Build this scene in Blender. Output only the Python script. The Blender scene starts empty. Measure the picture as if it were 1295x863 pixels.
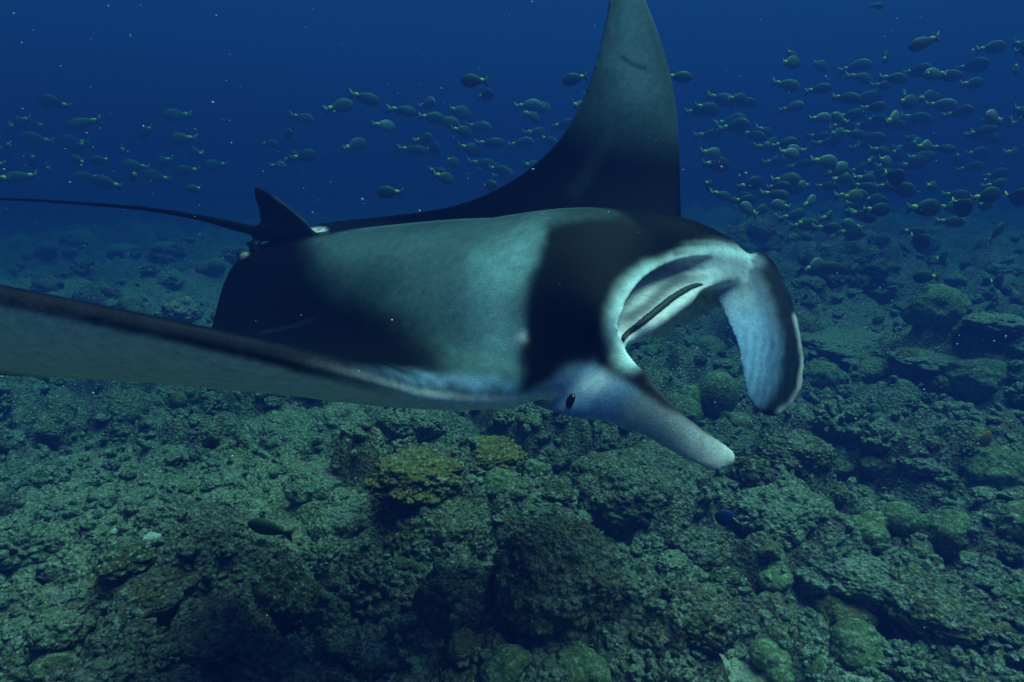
import bpy, bmesh, math, random
import numpy as np
from mathutils import Vector, Matrix, kdtree

S = bpy.context.scene
COL = S.collection
rng = random.Random(11)
nr = np.random.RandomState(5)

# ------------------------------------------------------------------ camera
PITCH = math.radians(14.4)
CAMZ = 1.8
FPX, CX, CY = 844.0, 647.5, 431.5
cam = bpy.data.cameras.new("camera")
cam.sensor_width = 36.0
cam.lens = 36.0 * FPX / 1295.0
cam.clip_start = 0.05
cam.clip_end = 400.0
camo = bpy.data.objects.new("camera", cam)
camo.location = (0, 0, CAMZ)
camo.rotation_euler = (math.pi / 2 - PITCH, 0, 0)
COL.objects.link(camo)
S.camera = camo

# ------------------------------------------------------------------ light
SUN_EL, SUN_AZ = math.radians(73), math.radians(74)   # azimuth clockwise from +Y: from the right, high up
world = bpy.data.worlds.new("World")
S.world = world
world.use_nodes = True
nt = world.node_tree
nt.nodes.clear()
sky = nt.nodes.new("ShaderNodeTexSky")
sky.sky_type = 'NISHITA'
sky.sun_disc = False
sky.sun_elevation = SUN_EL
sky.sun_rotation = SUN_AZ
tint = nt.nodes.new("ShaderNodeMix")
tint.data_type = 'RGBA'
tint.blend_type = 'MULTIPLY'
tint.inputs[0].default_value = 1.0
tint.inputs[7].default_value = (0.09, 0.32, 0.70, 1)     # daylight that has come down through metres of sea
bg = nt.nodes.new("ShaderNodeBackground")
bg.inputs[1].default_value = 0.05
wo = nt.nodes.new("ShaderNodeOutputWorld")
nt.links.new(sky.outputs[0], tint.inputs[6])
nt.links.new(tint.outputs[2], bg.inputs[0])
nt.links.new(bg.outputs[0], wo.inputs[0])
sun = bpy.data.lights.new("sun", 'SUN')
sun.energy = 5.0
sun.color = (0.74, 1.0, 0.88)
sun.angle = math.radians(52)
suno = bpy.data.objects.new("sun", sun)
sd = Vector((math.sin(SUN_AZ) * math.cos(SUN_EL), math.cos(SUN_AZ) * math.cos(SUN_EL), math.sin(SUN_EL)))
suno.rotation_euler = sd.to_track_quat('Z', 'Y').to_euler()
suno.location = (0, 0, 30)
COL.objects.link(suno)
S.view_settings.view_transform = 'Standard'
S.view_settings.look = 'None'
S.view_settings.gamma = 1.0
S.view_settings.exposure = 0.78
S.render.engine = 'CYCLES'
cy = S.cycles
cy.max_bounces = 6
cy.diffuse_bounces = 3
cy.glossy_bounces = 2
cy.transmission_bounces = 2
cy.volume_bounces = 1
cy.use_denoising = True
cy.use_adaptive_sampling = False

# ------------------------------------------------------------------ helpers
RIGHT = np.array([1.0, 0, 0])
FWD = np.array([0, math.cos(PITCH), -math.sin(PITCH)])
UP = np.array([0, math.sin(PITCH), math.cos(PITCH)])
EYE = np.array([0, 0, CAMZ])


def at(px, py, d):
    """world point seen at a photo pixel at a given depth"""
    return EYE + d * (FWD + RIGHT * (px - CX) / FPX + UP * (CY - py) / FPX)


def to_px(P):
    q = P - EYE
    z = np.maximum(q @ FWD, 1e-3)
    return np.stack([CX + FPX * (q @ RIGHT) / z, CY - FPX * (q @ UP) / z], -1)


def tag(o, label=None, cat=None, group=None, kind=None):
    if label: o["label"] = label
    if cat: o["category"] = cat
    if group: o["group"] = group
    if kind: o["kind"] = kind
    return o


def link(name, mesh, mat=None, parent=None):
    o = bpy.data.objects.new(name, mesh)
    COL.objects.link(o)
    if mat is not None and len(mesh.materials) == 0:
        mesh.materials.append(mat)
    if parent is not None:
        o.parent = parent
    return o


def mesh_from(name, V, F, smooth=True):
    me = bpy.data.meshes.new(name)
    V = np.asarray(V, dtype=np.float32)
    F = np.asarray(F, dtype=np.int32)
    me.vertices.add(len(V))
    me.vertices.foreach_set("co", V.ravel())
    k = F.shape[1]
    me.loops.add(F.size)
    me.loops.foreach_set("vertex_index", F.ravel())
    me.polygons.add(len(F))
    me.polygons.foreach_set("loop_start", np.arange(0, F.size, k, dtype=np.int32))
    me.update(calc_edges=True)
    me.validate()
    if smooth:
        me.polygons.foreach_set("use_smooth", np.ones(len(me.polygons), dtype=bool))
    return me


def set_color(me, name, C):
    a = me.color_attributes.new(name, 'FLOAT_COLOR', 'POINT')
    C = np.asarray(C, dtype=np.float32)
    if C.shape[1] == 3:
        C = np.concatenate([C, np.ones((len(C), 1), np.float32)], 1)
    a.data.foreach_set("color", C.ravel())


# --- numpy noise
def _h(ix, iy, iz, seed):
    n = (ix * 374761393 + iy * 668265263 + iz * 2147483647 + seed * 1274126177) & 0xFFFFFFFF
    n = ((n ^ (n >> 13)) * 1274126177) & 0xFFFFFFFF
    n = ((n ^ (n >> 16)) * 2246822519) & 0xFFFFFFFF
    return ((n ^ (n >> 15)) & 0xFFFFFF) / float(0xFFFFFF)


def vnoise(P, seed=0):
    """smooth value noise in -1..1; P is N x 2 or N x 3"""
    P = np.asarray(P, float)
    if P.shape[1] == 2:
        P = np.concatenate([P, np.zeros((len(P), 1)) + 0.37], 1)
    I = np.floor(P).astype(np.int64)
    f = P - I
    u = f * f * f * (f * (f * 6 - 15) + 10)
    r = 0
    for dx in (0, 1):
        wx = u[:, 0] if dx else 1 - u[:, 0]
        for dy in (0, 1):
            wy = u[:, 1] if dy else 1 - u[:, 1]
            for dz in (0, 1):
                wz = u[:, 2] if dz else 1 - u[:, 2]
                r = r + wx * wy * wz * _h(I[:, 0] + dx, I[:, 1] + dy, I[:, 2] + dz, seed)
    return r * 2 - 1


def fbm(P, seed=0, oct=4, gain=0.5, lac=2.03):
    r, a, n = 0, 1.0, 0
    for k in range(oct):
        r = r + a * vnoise(P * (lac ** k) + 17.3 * k, seed + k)
        n += a
        a *= gain
    return r / n


def bumps(P, seed=0, fill=0.75):
    """rounded lumps, one per cell: 0..1 (2-D or 3-D)"""
    P = np.asarray(P, float)
    D = P.shape[1]
    I = np.floor(P).astype(np.int64)
    best = np.zeros(len(P))
    rngs = [(-1, 0, 1)] * D
    for dx in rngs[0]:
        for dy in rngs[1]:
            for dz in (rngs[2] if D == 3 else (0,)):
                cx_, cy_ = I[:, 0] + dx, I[:, 1] + dy
                cz_ = I[:, 2] + dz if D == 3 else np.zeros_like(cx_)
                jx = cx_ + _h(cx_, cy_, cz_, seed + 1)
                jy = cy_ + _h(cx_, cy_, cz_, seed + 2)
                d2 = (P[:, 0] - jx) ** 2 + (P[:, 1] - jy) ** 2
                if D == 3:
                    d2 = d2 + (P[:, 2] - cz_ - _h(cx_, cy_, cz_, seed + 3)) ** 2
                rad = 0.35 + 0.5 * _h(cx_, cy_, cz_, seed + 4)
                amp = rad * (0.4 + 0.9 * _h(cx_, cy_, cz_, seed + 5)) * (_h(cx_, cy_, cz_, seed + 6) < fill)
                b = amp * np.sqrt(np.maximum(0, 1 - d2 / (rad * rad)))
                best = np.maximum(best, b)
    return best


def sstep(a, b, x):
    t = np.clip((x - a) / (b - a), 0, 1)
    return t * t * (3 - 2 * t)


def hermite(t, xs, Y):
    xs = np.array(xs, float)
    Y = np.array(Y, float)
    if Y.ndim == 1: Y = Y[:, None]
    m = np.gradient(Y, xs, axis=0)
    t = np.atleast_1d(np.asarray(t, float))
    i = np.clip(np.searchsorted(xs, t) - 1, 0, len(xs) - 2)
    h = (xs[i + 1] - xs[i])[:, None]
    u = ((t - xs[i])[:, None]) / h
    return (2*u**3-3*u**2+1)*Y[i] + (u**3-2*u**2+u)*h*m[i] + (-2*u**3+3*u**2)*Y[i+1] + (u**3-u**2)*h*m[i+1]


# ------------------------------------------------------------------ materials
def new_mat(name):
    m = bpy.data.materials.new(name)
    m.use_nodes = True
    t = m.node_tree
    b = t.nodes["Principled BSDF"]
    b.inputs["Roughness"].default_value = 0.8
    b.inputs["Specular IOR Level"].default_value = 0.15
    return m, t, b


def node(t, typ, **kw):
    n = t.nodes.new(typ)
    for k, v in kw.items():
        setattr(n, k, v)
    return n


def noise_node(t, vec, scale, detail=6, rough=0.6, dist=0.0):
    n = node(t, "ShaderNodeTexNoise")
    n.inputs["Scale"].default_value = scale
    n.inputs["Detail"].default_value = detail
    n.inputs["Roughness"].default_value = rough
    n.inputs["Distortion"].default_value = dist
    t.links.new(vec, n.inputs["Vector"])
    return n


def ramp(t, fac, stops):
    r = node(t, "ShaderNodeValToRGB")
    e = r.color_ramp.elements
    while len(e) < len(stops): e.new(0.5)
    for k, (p, c) in enumerate(stops):
        e[k].position = p
        e[k].color = (*c, 1) if len(c) == 3 else c
    t.links.new(fac, r.inputs[0])
    return r


def mix(t, fac, a, b, mode='MIX'):
    m = node(t, "ShaderNodeMix", data_type='RGBA', blend_type=mode)
    for sock, v in ((m.inputs[0], fac), (m.inputs[6], a), (m.inputs[7], b)):
        if hasattr(v, "is_output"): t.links.new(v, sock)
        elif isinstance(v, (int, float)): sock.default_value = v
        else: sock.default_value = (*v, 1)
    return m.outputs[2]


def vec_obj(t, world=False):
    """object-space metres (Geometry position for the sheet), shifted per object so copies differ"""
    if world:
        return node(t, "ShaderNodeNewGeometry").outputs["Position"]
    tc = node(t, "ShaderNodeTexCoord")
    oi = node(t, "ShaderNodeObjectInfo")
    ad = node(t, "ShaderNodeVectorMath", operation='ADD')
    sc = node(t, "ShaderNodeVectorMath", operation='SCALE')
    cmb = node(t, "ShaderNodeCombineXYZ")
    for i in range(3): t.links.new(oi.outputs["Random"], cmb.inputs[i])
    t.links.new(cmb.outputs[0], sc.inputs[0])
    sc.inputs["Scale"].default_value = 37.0
    vt = node(t, "ShaderNodeVectorTransform", vector_type='POINT', convert_from='OBJECT', convert_to='WORLD')
    t.links.new(tc.outputs["Object"], vt.inputs[0])
    t.links.new(vt.outputs[0], ad.inputs[0])
    t.links.new(sc.outputs[0], ad.inputs[1])
    return ad.outputs[0]


def reef_mat(name, pal, world=False, bump=0.02, big=3.0, speck=1.0, sand=False):
    """mottled crust: big patches of pal colours, small specks of pale and dark, rough relief"""
    m, t, b = new_mat(name)
    v = vec_obj(t, world)
    n1 = noise_node(t, v, big, 4, 0.65, 0.0)
    n2 = noise_node(t, v, big * 5.5, 4, 0.7, 0.0)
    n3 = noise_node(t, v, 42, 4, 0.75, 0.0)
    n4 = noise_node(t, v, 140, 2, 0.7)
    k = len(pal)
    c1 = ramp(t, n1.outputs[0], [(0.30 + 0.40 * i / (k - 1), pal[i]) for i in range(k)])
    c2 = ramp(t, n2.outputs[0], [(0.30 + 0.40 * i / (k - 1), pal[(i * 2 + 1) % k]) for i in range(k)])
    c = mix(t, 0.55, c1.outputs[0], c2.outputs[0])
    pale = ramp(t, n3.outputs[0], [(0.52, (0, 0, 0)), (0.66, (1, 1, 1))])
    dark = ramp(t, n3.outputs[0], [(0.34, (1, 1, 1)), (0.46, (0, 0, 0))])
    mp = node(t, "ShaderNodeMath", operation='MULTIPLY')
    t.links.new(pale.outputs[0], mp.inputs[0]); mp.inputs[1].default_value = 0.80 * speck
    md = node(t, "ShaderNodeMath", operation='MULTIPLY')
    t.links.new(dark.outputs[0], md.inputs[0]); md.inputs[1].default_value = 0.85 * speck
    c = mix(t, mp.outputs[0], c, (0.50, 0.52, 0.42))
    c = mix(t, md.outputs[0], c, (0.022, 0.028, 0.016))
    g = ramp(t, n4.outputs[0], [(0.35, (0.62, 0.62, 0.62)), (0.65, (1.25, 1.25, 1.25))])
    c = mix(t, 1.0, c, g.outputs[0], 'MULTIPLY')
    if sand:
        at_ = node(t, "ShaderNodeAttribute", attribute_name="mask")
        sp = node(t, "ShaderNodeSeparateColor")
        t.links.new(at_.outputs["Color"], sp.inputs[0])
        sc = ramp(t, n4.outputs[0], [(0.3, (0.36, 0.34, 0.26)), (0.7, (0.62, 0.60, 0.48))])
        c = mix(t, sp.outputs[0], c, sc.outputs[0])
        rub = ramp(t, n3.outputs[0], [(0.35, (0.09, 0.085, 0.05)), (0.5, (0.32, 0.30, 0.20)), (0.68, (0.60, 0.57, 0.43))])
        c = mix(t, sp.outputs[1], c, rub.outputs[0])
    t.links.new(c, b.inputs["Base Color"])
    b.inputs["Roughness"].default_value = 0.95
    b.inputs["Specular IOR Level"].default_value = 0.05
    h = node(t, "ShaderNodeMath", operation='ADD')
    hs = node(t, "ShaderNodeMath", operation='MULTIPLY')
    t.links.new(n4.outputs[0], hs.inputs[0]); hs.inputs[1].default_value = 0.4
    t.links.new(n3.outputs[0], h.inputs[0]); t.links.new(hs.outputs[0], h.inputs[1])
    vo = node(t, "ShaderNodeTexVoronoi", feature='F1')
    vo.inputs["Scale"].default_value = 52
    t.links.new(v, vo.inputs["Vector"])
    vs = node(t, "ShaderNodeMath", operation='MULTIPLY')
    t.links.new(vo.outputs["Distance"], vs.inputs[0]); vs.inputs[1].default_value = -1.1
    h2 = node(t, "ShaderNodeMath", operation='ADD')
    t.links.new(h.outputs[0], h2.inputs[0]); t.links.new(vs.outputs[0], h2.inputs[1])
    h = h2
    bp = node(t, "ShaderNodeBump")
    bp.inputs["Strength"].default_value = 1.0
    bp.inputs["Distance"].default_value = bump
    t.links.new(h.outputs[0], bp.inputs["Height"])
    t.links.new(bp.outputs[0], b.inputs["Normal"])
    return m


PALE = (0.29, 0.32, 0.23); OLIVE = (0.13, 0.15, 0.055); BROWN = (0.10, 0.07, 0.035)
OCHRE = (0.20, 0.16, 0.05); PURP = (0.19, 0.13, 0.19); TURF = (0.04, 0.05, 0.025); GREEN = (0.095, 0.13, 0.065); GREY = (0.14, 0.165, 0.12)
M_GROUND = reef_mat("reef_ground", [TURF, GREY, OLIVE, PALE, BROWN, OCHRE, GREY, PURP], True, 0.03, 2.2, sand=True)
M_ROUGH = reef_mat("rough_coral_rock", [TURF, GREY, OCHRE, PALE, OLIVE, PURP, BROWN], False, 0.03, 3.0)
M_PALE = reef_mat("pale_crusted_rock", [GREY, PALE, OLIVE, PALE, PURP, PALE], False, 0.03, 4.0)
M_DARKR = reef_mat("dark_turf_rock", [TURF, BROWN, TURF, OLIVE, GREY, TURF], False, 0.018, 4.0)
M_SMOOTH = reef_mat("smooth_living_coral", [GREEN, OLIVE, (0.17, 0.20, 0.12), GREEN, TURF, (0.12, 0.12, 0.06)], False, 0.006, 5.0, 0.7)
M_BROWNC = reef_mat("brown_living_coral", [(0.16, 0.12, 0.05), BROWN, (0.17, 0.13, 0.05), OLIVE], False, 0.010, 4.0, 0.5)
M_MUSTARD = reef_mat("mustard_crust_coral", [(0.24, 0.18, 0.04), (0.15, 0.12, 0.03), (0.30, 0.22, 0.05), (0.10, 0.08, 0.03)], False, 0.015, 9.0, 0.8)
M_WHITE = reef_mat("white_coral_chip", [(0.50, 0.50, 0.46), (0.36, 0.37, 0.33), (0.52, 0.52, 0.48)], False, 0.004, 6.0, 0.2)


def plain_mat(name, col, rough=0.6, var=0.25, scale=60, spec=0.15):
    m, t, b = new_mat(name)
    v = vec_obj(t)
    n = noise_node(t, v, scale, 4)
    g = ramp(t, n.outputs[0], [(0.3, tuple(x * (1 - var) for x in col)), (0.7, tuple(min(1, x * (1 + var)) for x in col))])
    t.links.new(g.outputs[0], b.inputs["Base Color"])
    b.inputs["Roughness"].default_value = rough
    b.inputs["Specular IOR Level"].default_value = spec
    return m


# ------------------------------------------------------------------ seabed
FLAT = [  # x, y, radius, flatness, sand, rubble : filled in from pixels below
]


def height_low(x, y):
    x = np.asarray(x, float); y = np.asarray(y, float)
    P = np.stack([x, y], -1).reshape(-1, 2)
    a = np.arctan2(P[:, 0], np.maximum(P[:, 1], 0.1))
    r = np.hypot(P[:, 0], P[:, 1])
    h = 0.55 * sstep(-0.15, 0.5, a) * sstep(4, 12, r)
    h = h + 0.16 * fbm(P / 2.6 + 3.1, 21, 3)
    h = h - 0.05 * sstep(8, 30, r)
    return h.reshape(x.shape)


def ray_hit(px, py, hf):
    d = (FWD + RIGHT * (px - CX) / FPX + UP * (CY - py) / FPX)
    ts_ = np.geomspace(0.8, 60, 1500)
    P = EYE + ts_[:, None] * d
    k = np.argmax(P[:, 2] < hf(P[:, 0], P[:, 1]))
    if P[-1, 2] > 0.6 and k == 0: k = len(ts_) - 1
    return P[k], ts_[k]


for (px, py, rad, fl, sa, ru) in [
    (912, 858, 0.26, 1.0, 1.0, 0.0), (1040, 775, 0.16, 1.0, 0.9, 0.0), (1090, 858, 0.18, 1.0, 0.9, 0), (1150, 870, 0.2, 1, .7, 0),
    (170, 640, 0.75, 0.80, 0.0, 0.75), (330, 620, 0.55, 0.75, 0.0, 0.8), (400, 690, 0.40, 0.7, 0.0, 0.6), (90, 760, 0.40, 0.25, 0.0, 0.7), (40, 690, 0.4, 0.4, 0, .7), (70, 620, 0.7, 0.7, 0, .6),
    (1130, 420, 1.0, 0.5, 0.0, 0.4), (150, 380, 2.0, 0.3, 0.1, 0.4)]:
    p, _ = ray_hit(px, py, height_low)
    FLAT.append((p[0], p[1], rad, fl, sa, ru))


def masks(P):
    fl = np.zeros(len(P)); sa = np.zeros(len(P)); ru = np.zeros(len(P))
    w = 0.35 * fbm(P / 0.22, 77, 3)
    for (x, y, rad, f, s_, u_) in FLAT:
        d = np.hypot(P[:, 0] - x, P[:, 1] - y) / rad + w
        k = 1 - sstep(0.6, 1.1, d)
        fl = np.maximum(fl, f * k); sa = np.maximum(sa, s_ * k); ru = np.maximum(ru, u_ * k)
    return fl, sa, ru


def height(P, sp):
    """full relief at N x 2 points; sp = local grid spacing (finer relief fades where the grid is coarser)"""
    fl, sa, ru = masks(P)
    rough = 1 - fl
    wp = P + 0.10 * np.stack([fbm(P / 0.35, 3, 3), fbm(P / 0.35 + 9, 4, 3)], -1)
    h = height_low(P[:, 0], P[:, 1])
    def f(w): return sstep(1.5, 4.0, w / sp)
    h = h + rough * 0.48 * bumps(wp / 0.95, 31, 0.65) * f(0.9)
    h = h + rough * 0.28 * bumps(wp / 0.40 + 5, 41, 0.75) * f(0.4)
    h = h + (0.25 + 0.75 * rough) * 0.125 * bumps(wp / 0.17 + 7, 51, 0.9) * f(0.17)
    h = h + (0.5 + 0.5 * rough) * (1 - sa) * 0.050 * bumps(wp / 0.075 + 2, 61, 0.8) * f(0.06)
    h = h + (1 - 0.9 * sa) * 0.024 * bumps(wp / 0.036, 71, 0.8) * f(0.03)
    h = h + (1 - 0.6 * sa) * 0.030 * fbm(P / 0.11, 81, 4, 0.6) * f(0.06)
    h = h - 0.05 * sa - 0.12 * rough
    return h, sa, ru


def build_seabed():
    A0 = math.radians(52)
    fine = np.linspace(-A0, A0, 660)
    coarse = np.linspace(A0, 2 * math.pi - A0, 122)[1:-1]
    ang = np.concatenate([fine, coarse])
    r = np.concatenate([np.geomspace(0.25, 1.3, 24)[:-1], np.geomspace(1.3, 22, 470), np.geomspace(22, 90, 50)[1:]])
    na, nrr = len(ang), len(r)
    AA, RR = np.meshgrid(ang, r)
    X = (RR * np.sin(AA)).ravel(); Y = (RR * np.cos(AA)).ravel()
    spa = np.where(np.arange(na) < len(fine), fine[1] - fine[0], coarse[1] - coarse[0])
    dr = np.gradient(r)
    sp = np.maximum(RR * spa[None, :], dr[:, None] * np.ones(na)[None, :] * 0.6).ravel()
    P = np.stack([X, Y], -1)
    h, sa, ru = height(P, sp)
    # push lumps sideways a little so that they overhang their own feet
    H = h.reshape(nrr, na)
    nearf = (1 - sstep(5, 12, RR)) * (np.arange(na) < len(fine))[None, :]
    ox = 0.06 * fbm(np.stack([X, Y], -1) / 0.15 + 40, 91, 2) * nearf.ravel()
    oy = 0.06 * fbm(np.stack([X, Y], -1) / 0.15 + 80, 92, 2) * nearf.ravel()
    V = np.stack([X + ox, Y + oy, h], -1)
    V = np.concatenate([V, [[0, 0, 0.0]]])
    i = np.arange(nrr - 1)[:, None] * na
    j = np.arange(na)[None, :]
    jn = (j + 1) % na
    F = np.stack([i + j, i + na + j, i + na + jn, i + jn], -1).reshape(-1, 4)
    me = mesh_from("seabed", V, F)
    bm = None
    set_color(me, "mask", np.stack([np.append(sa, 0), np.append(ru, 0), np.zeros(len(V))], -1))
    o = link("seabed", me, M_GROUND)
    tag(o, "rough coral reef floor of rubble, ledges and a little pale sand", None, None, "structure")
    return o


build_seabed()


def hpt(x, y):
    P = np.array([[x, y]])
    return height(P, np.array([0.01]))[0][0]


def hvec(x, y):
    P = np.stack([x, y], -1)
    return height(P, np.full(len(P), 0.01))[0]

# ------------------------------------------------------------------ coral shapes
def ico(sub):
    bm = bmesh.new()
    bmesh.ops.create_icosphere(bm, subdivisions=sub, radius=1.0)
    V = np.array([v.co[:] for v in bm.verts])
    F = np.array([[v.index for v in f.verts] for f in bm.faces])
    bm.free()
    return V, F


ICO = {k: ico(k) for k in (3, 4, 5, 6)}


def rough_head(seed, sub=5, flat=0.8, knob=1.0, lump=1.0):
    """eroded coral head: big lobes, knobs on the lobes, pits; unit radius"""
    V, F = ICO[sub]
    q = V + seed * 3.7
    r = 1 + 0.22 * lump * fbm(q * 1.1, seed, 2)
    r = r + 0.34 * lump * (bumps(q * 1.5, seed + 3, 0.8) - 0.25)
    W = V * r[:, None]
    q = W + seed * 1.3
    d = 0.16 * knob * bumps(q * 3.6, seed + 5, 0.85) + 0.085 * knob * bumps(q * 8, seed + 7, 0.85)
    d = d + 0.07 * knob * fbm(q * 6, seed + 9, 4, 0.6)
    if sub >= 6: d = d + 0.065 * bumps(q * 15, seed + 11, 0.85) + 0.03 * fbm(q * 22, seed + 12, 3)
    else: d = d + 0.03 * bumps(q * 15, seed + 11, 0.85)
    W = W + V * d[:, None]
    W[:, 2] *= flat
    W[:, 2] = np.where(W[:, 2] < -0.35, -0.35 + (W[:, 2] + 0.35) * 0.4, W[:, 2])
    return W, F


def dome(seed, sub=5, flat=0.8, wob=0.12, fine=0.02):
    V, F = ICO[sub]
    r = 1 + wob * fbm(V * 1.3 + seed * 5.1, seed, 3) + fine * bumps(V * 7 + seed, seed + 2, 0.9) + fine * fbm(V * 14 + seed, seed + 3, 3)
    W = V * r[:, None]
    W[:, 2] *= flat
    return W, F


def lobed(seed, sub=5, n=6):
    """several rounded folds growing together"""
    V, F = ICO[sub]
    rs = np.random.RandomState(seed)
    c = rs.randn(n, 3) * [0.55, 0.4, 0.25]
    rad = 0.45 + 0.3 * rs.rand(n)
    r = np.full(len(V), 0.25)
    for k in range(n):
        b = V @ c[k]
        disc = b * b - (c[k] @ c[k] - rad[k] ** 2)
        hit = np.where(disc > 0, b + np.sqrt(np.maximum(disc, 0)), 0)
        r = np.maximum(r, hit)
    W = V * r[:, None]
    W = W + V * (0.03 * fbm(V * 5 + seed, seed, 4))[:, None]
    return W, F


def knobby(seed, n=46):
    """cluster of short stubby fingers"""
    rs = np.random.RandomState(seed)
    V0, F0 = ICO[3]
    Vs, Fs, o = [], [], 0
    base, bf = rough_head(seed, 4, 0.6)
    Vs.append(base * 0.72); Fs.append(bf); o = len(base)
    for k in range(n):
        z = rs.rand() ** 0.7
        a = rs.rand() * 6.283
        d = np.array([math.cos(a) * math.sqrt(1 - z * z), math.sin(a) * math.sqrt(1 - z * z), z * 0.75])
        d /= np.linalg.norm(d)
        w = 0.09 + 0.06 * rs.rand(); L = 0.22 + 0.14 * rs.rand()
        u = np.cross(d, [0.3, 0.2, 0.9]); u /= np.linalg.norm(u)
        v = np.cross(d, u)
        sc = 1 + 0.25 * fbm(V0 * 2.5 + k, seed + k, 2)
        P = (V0 * sc[:, None])
        P = P[:, :1] * u * w + P[:, 1:2] * v * w + P[:, 2:] * d * L + d * (0.62 + 0.12 * rs.rand()) * np.array([1, 1, 0.85])
        Vs.append(P); Fs.append(F0 + o); o += len(P)
    return np.concatenate(Vs), np.concatenate(Fs)


def arche(name, vf, mat):
    W = np.array(vf[0])
    W = W / np.percentile(np.hypot(W[:, 0], W[:, 1]), 98)
    me = mesh_from(name, W, vf[1])
    me.materials.append(mat)
    return me


ARCH = {
    'rough': [arche('coral_mound', rough_head(s, 5, 0.72 + 0.06 * (s % 3), 1.0, 1.0), M_ROUGH) for s in range(1, 7)],
    'pale': [arche('coral_mound', rough_head(s, 5, 0.7, 1.1, 0.9), M_PALE) for s in range(11, 15)],
    'dark': [arche('coral_mound', rough_head(s, 5, 0.75, 1.0, 1.1), M_DARKR) for s in range(21, 24)],
    'dome': [arche('dome_coral', dome(s, 5, 0.8, 0.34, 0.035), M_SMOOTH) for s in range(31, 34)],
    'browndome': [arche('dome_coral', dome(s, 5, 0.8, 0.30, 0.03), M_BROWNC) for s in range(35, 37)],
    'lobed': [arche('lobed_coral', lobed(s, 5, 7), M_SMOOTH) for s in range(41, 44)],
    'browlobed': [arche('lobed_coral', lobed(s, 5, 6), M_BROWNC) for s in range(45, 47)],
    'knob': [arche('knob_coral', knobby(s), M_PALE) for s in range(61, 64)],
    'mustard': [arche('crust_coral', rough_head(s, 6, 0.55, 1.2, 0.7), M_MUSTARD) for s in range(71, 73)],
    'bigrough': [arche('coral_boulder', rough_head(s, 6, 0.8, 0.75, 0.6), M_ROUGH) for s in range(81, 85)],
    'bigpale': [arche('coral_boulder', rough_head(s, 6, 0.75, 0.8, 0.8), M_PALE) for s in range(91, 93)],
    'chip': [arche('coral_chip', dome(s, 3, 0.45, 0.5), M_WHITE) for s in range(101, 103)],
}
OBN = {'rough': 'coral_mound', 'pale': 'coral_mound', 'dark': 'coral_mound', 'dome': 'dome_coral', 'browndome': 'dome_coral', 'lobed': 'lobed_coral',
       'browlobed': 'lobed_coral', 'knob': 'knob_coral', 'mustard': 'crust_coral', 'bigrough': 'coral_boulder',
       'bigpale': 'coral_boulder', 'chip': 'coral_chip'}
USE = {}
PLACED = []


def coral(kind, px, py, w, label, hr=1.0, asp=1.0, rot=None, sink=0.32, tilt=(0, 0), cat='coral', group=None, variant=None):
    """a coral w photo-pixels wide whose middle is seen at px, py; the middle sits a little above the reef under it"""
    P, t = ray_hit(px, py + 0.18 * w, hvec)
    s = 0.5 * w * t / FPX
    n = USE.get(kind, 0); USE[kind] = n + 1
    me = ARCH[kind][(n if variant is None else variant) % len(ARCH[kind])]
    o = link(OBN[kind], me)
    o.scale = (s, s * asp, s * hr)
    o.rotation_euler = (tilt[0], tilt[1], rng.uniform(0, 6.28) if rot is None else rot)
    o.location = (P[0], P[1] + 0.3 * s, P[2] + s * hr * (0.35 - sink))
    tag(o, label, cat, group)
    PLACED.append((px, py, w))
    return o


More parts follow.
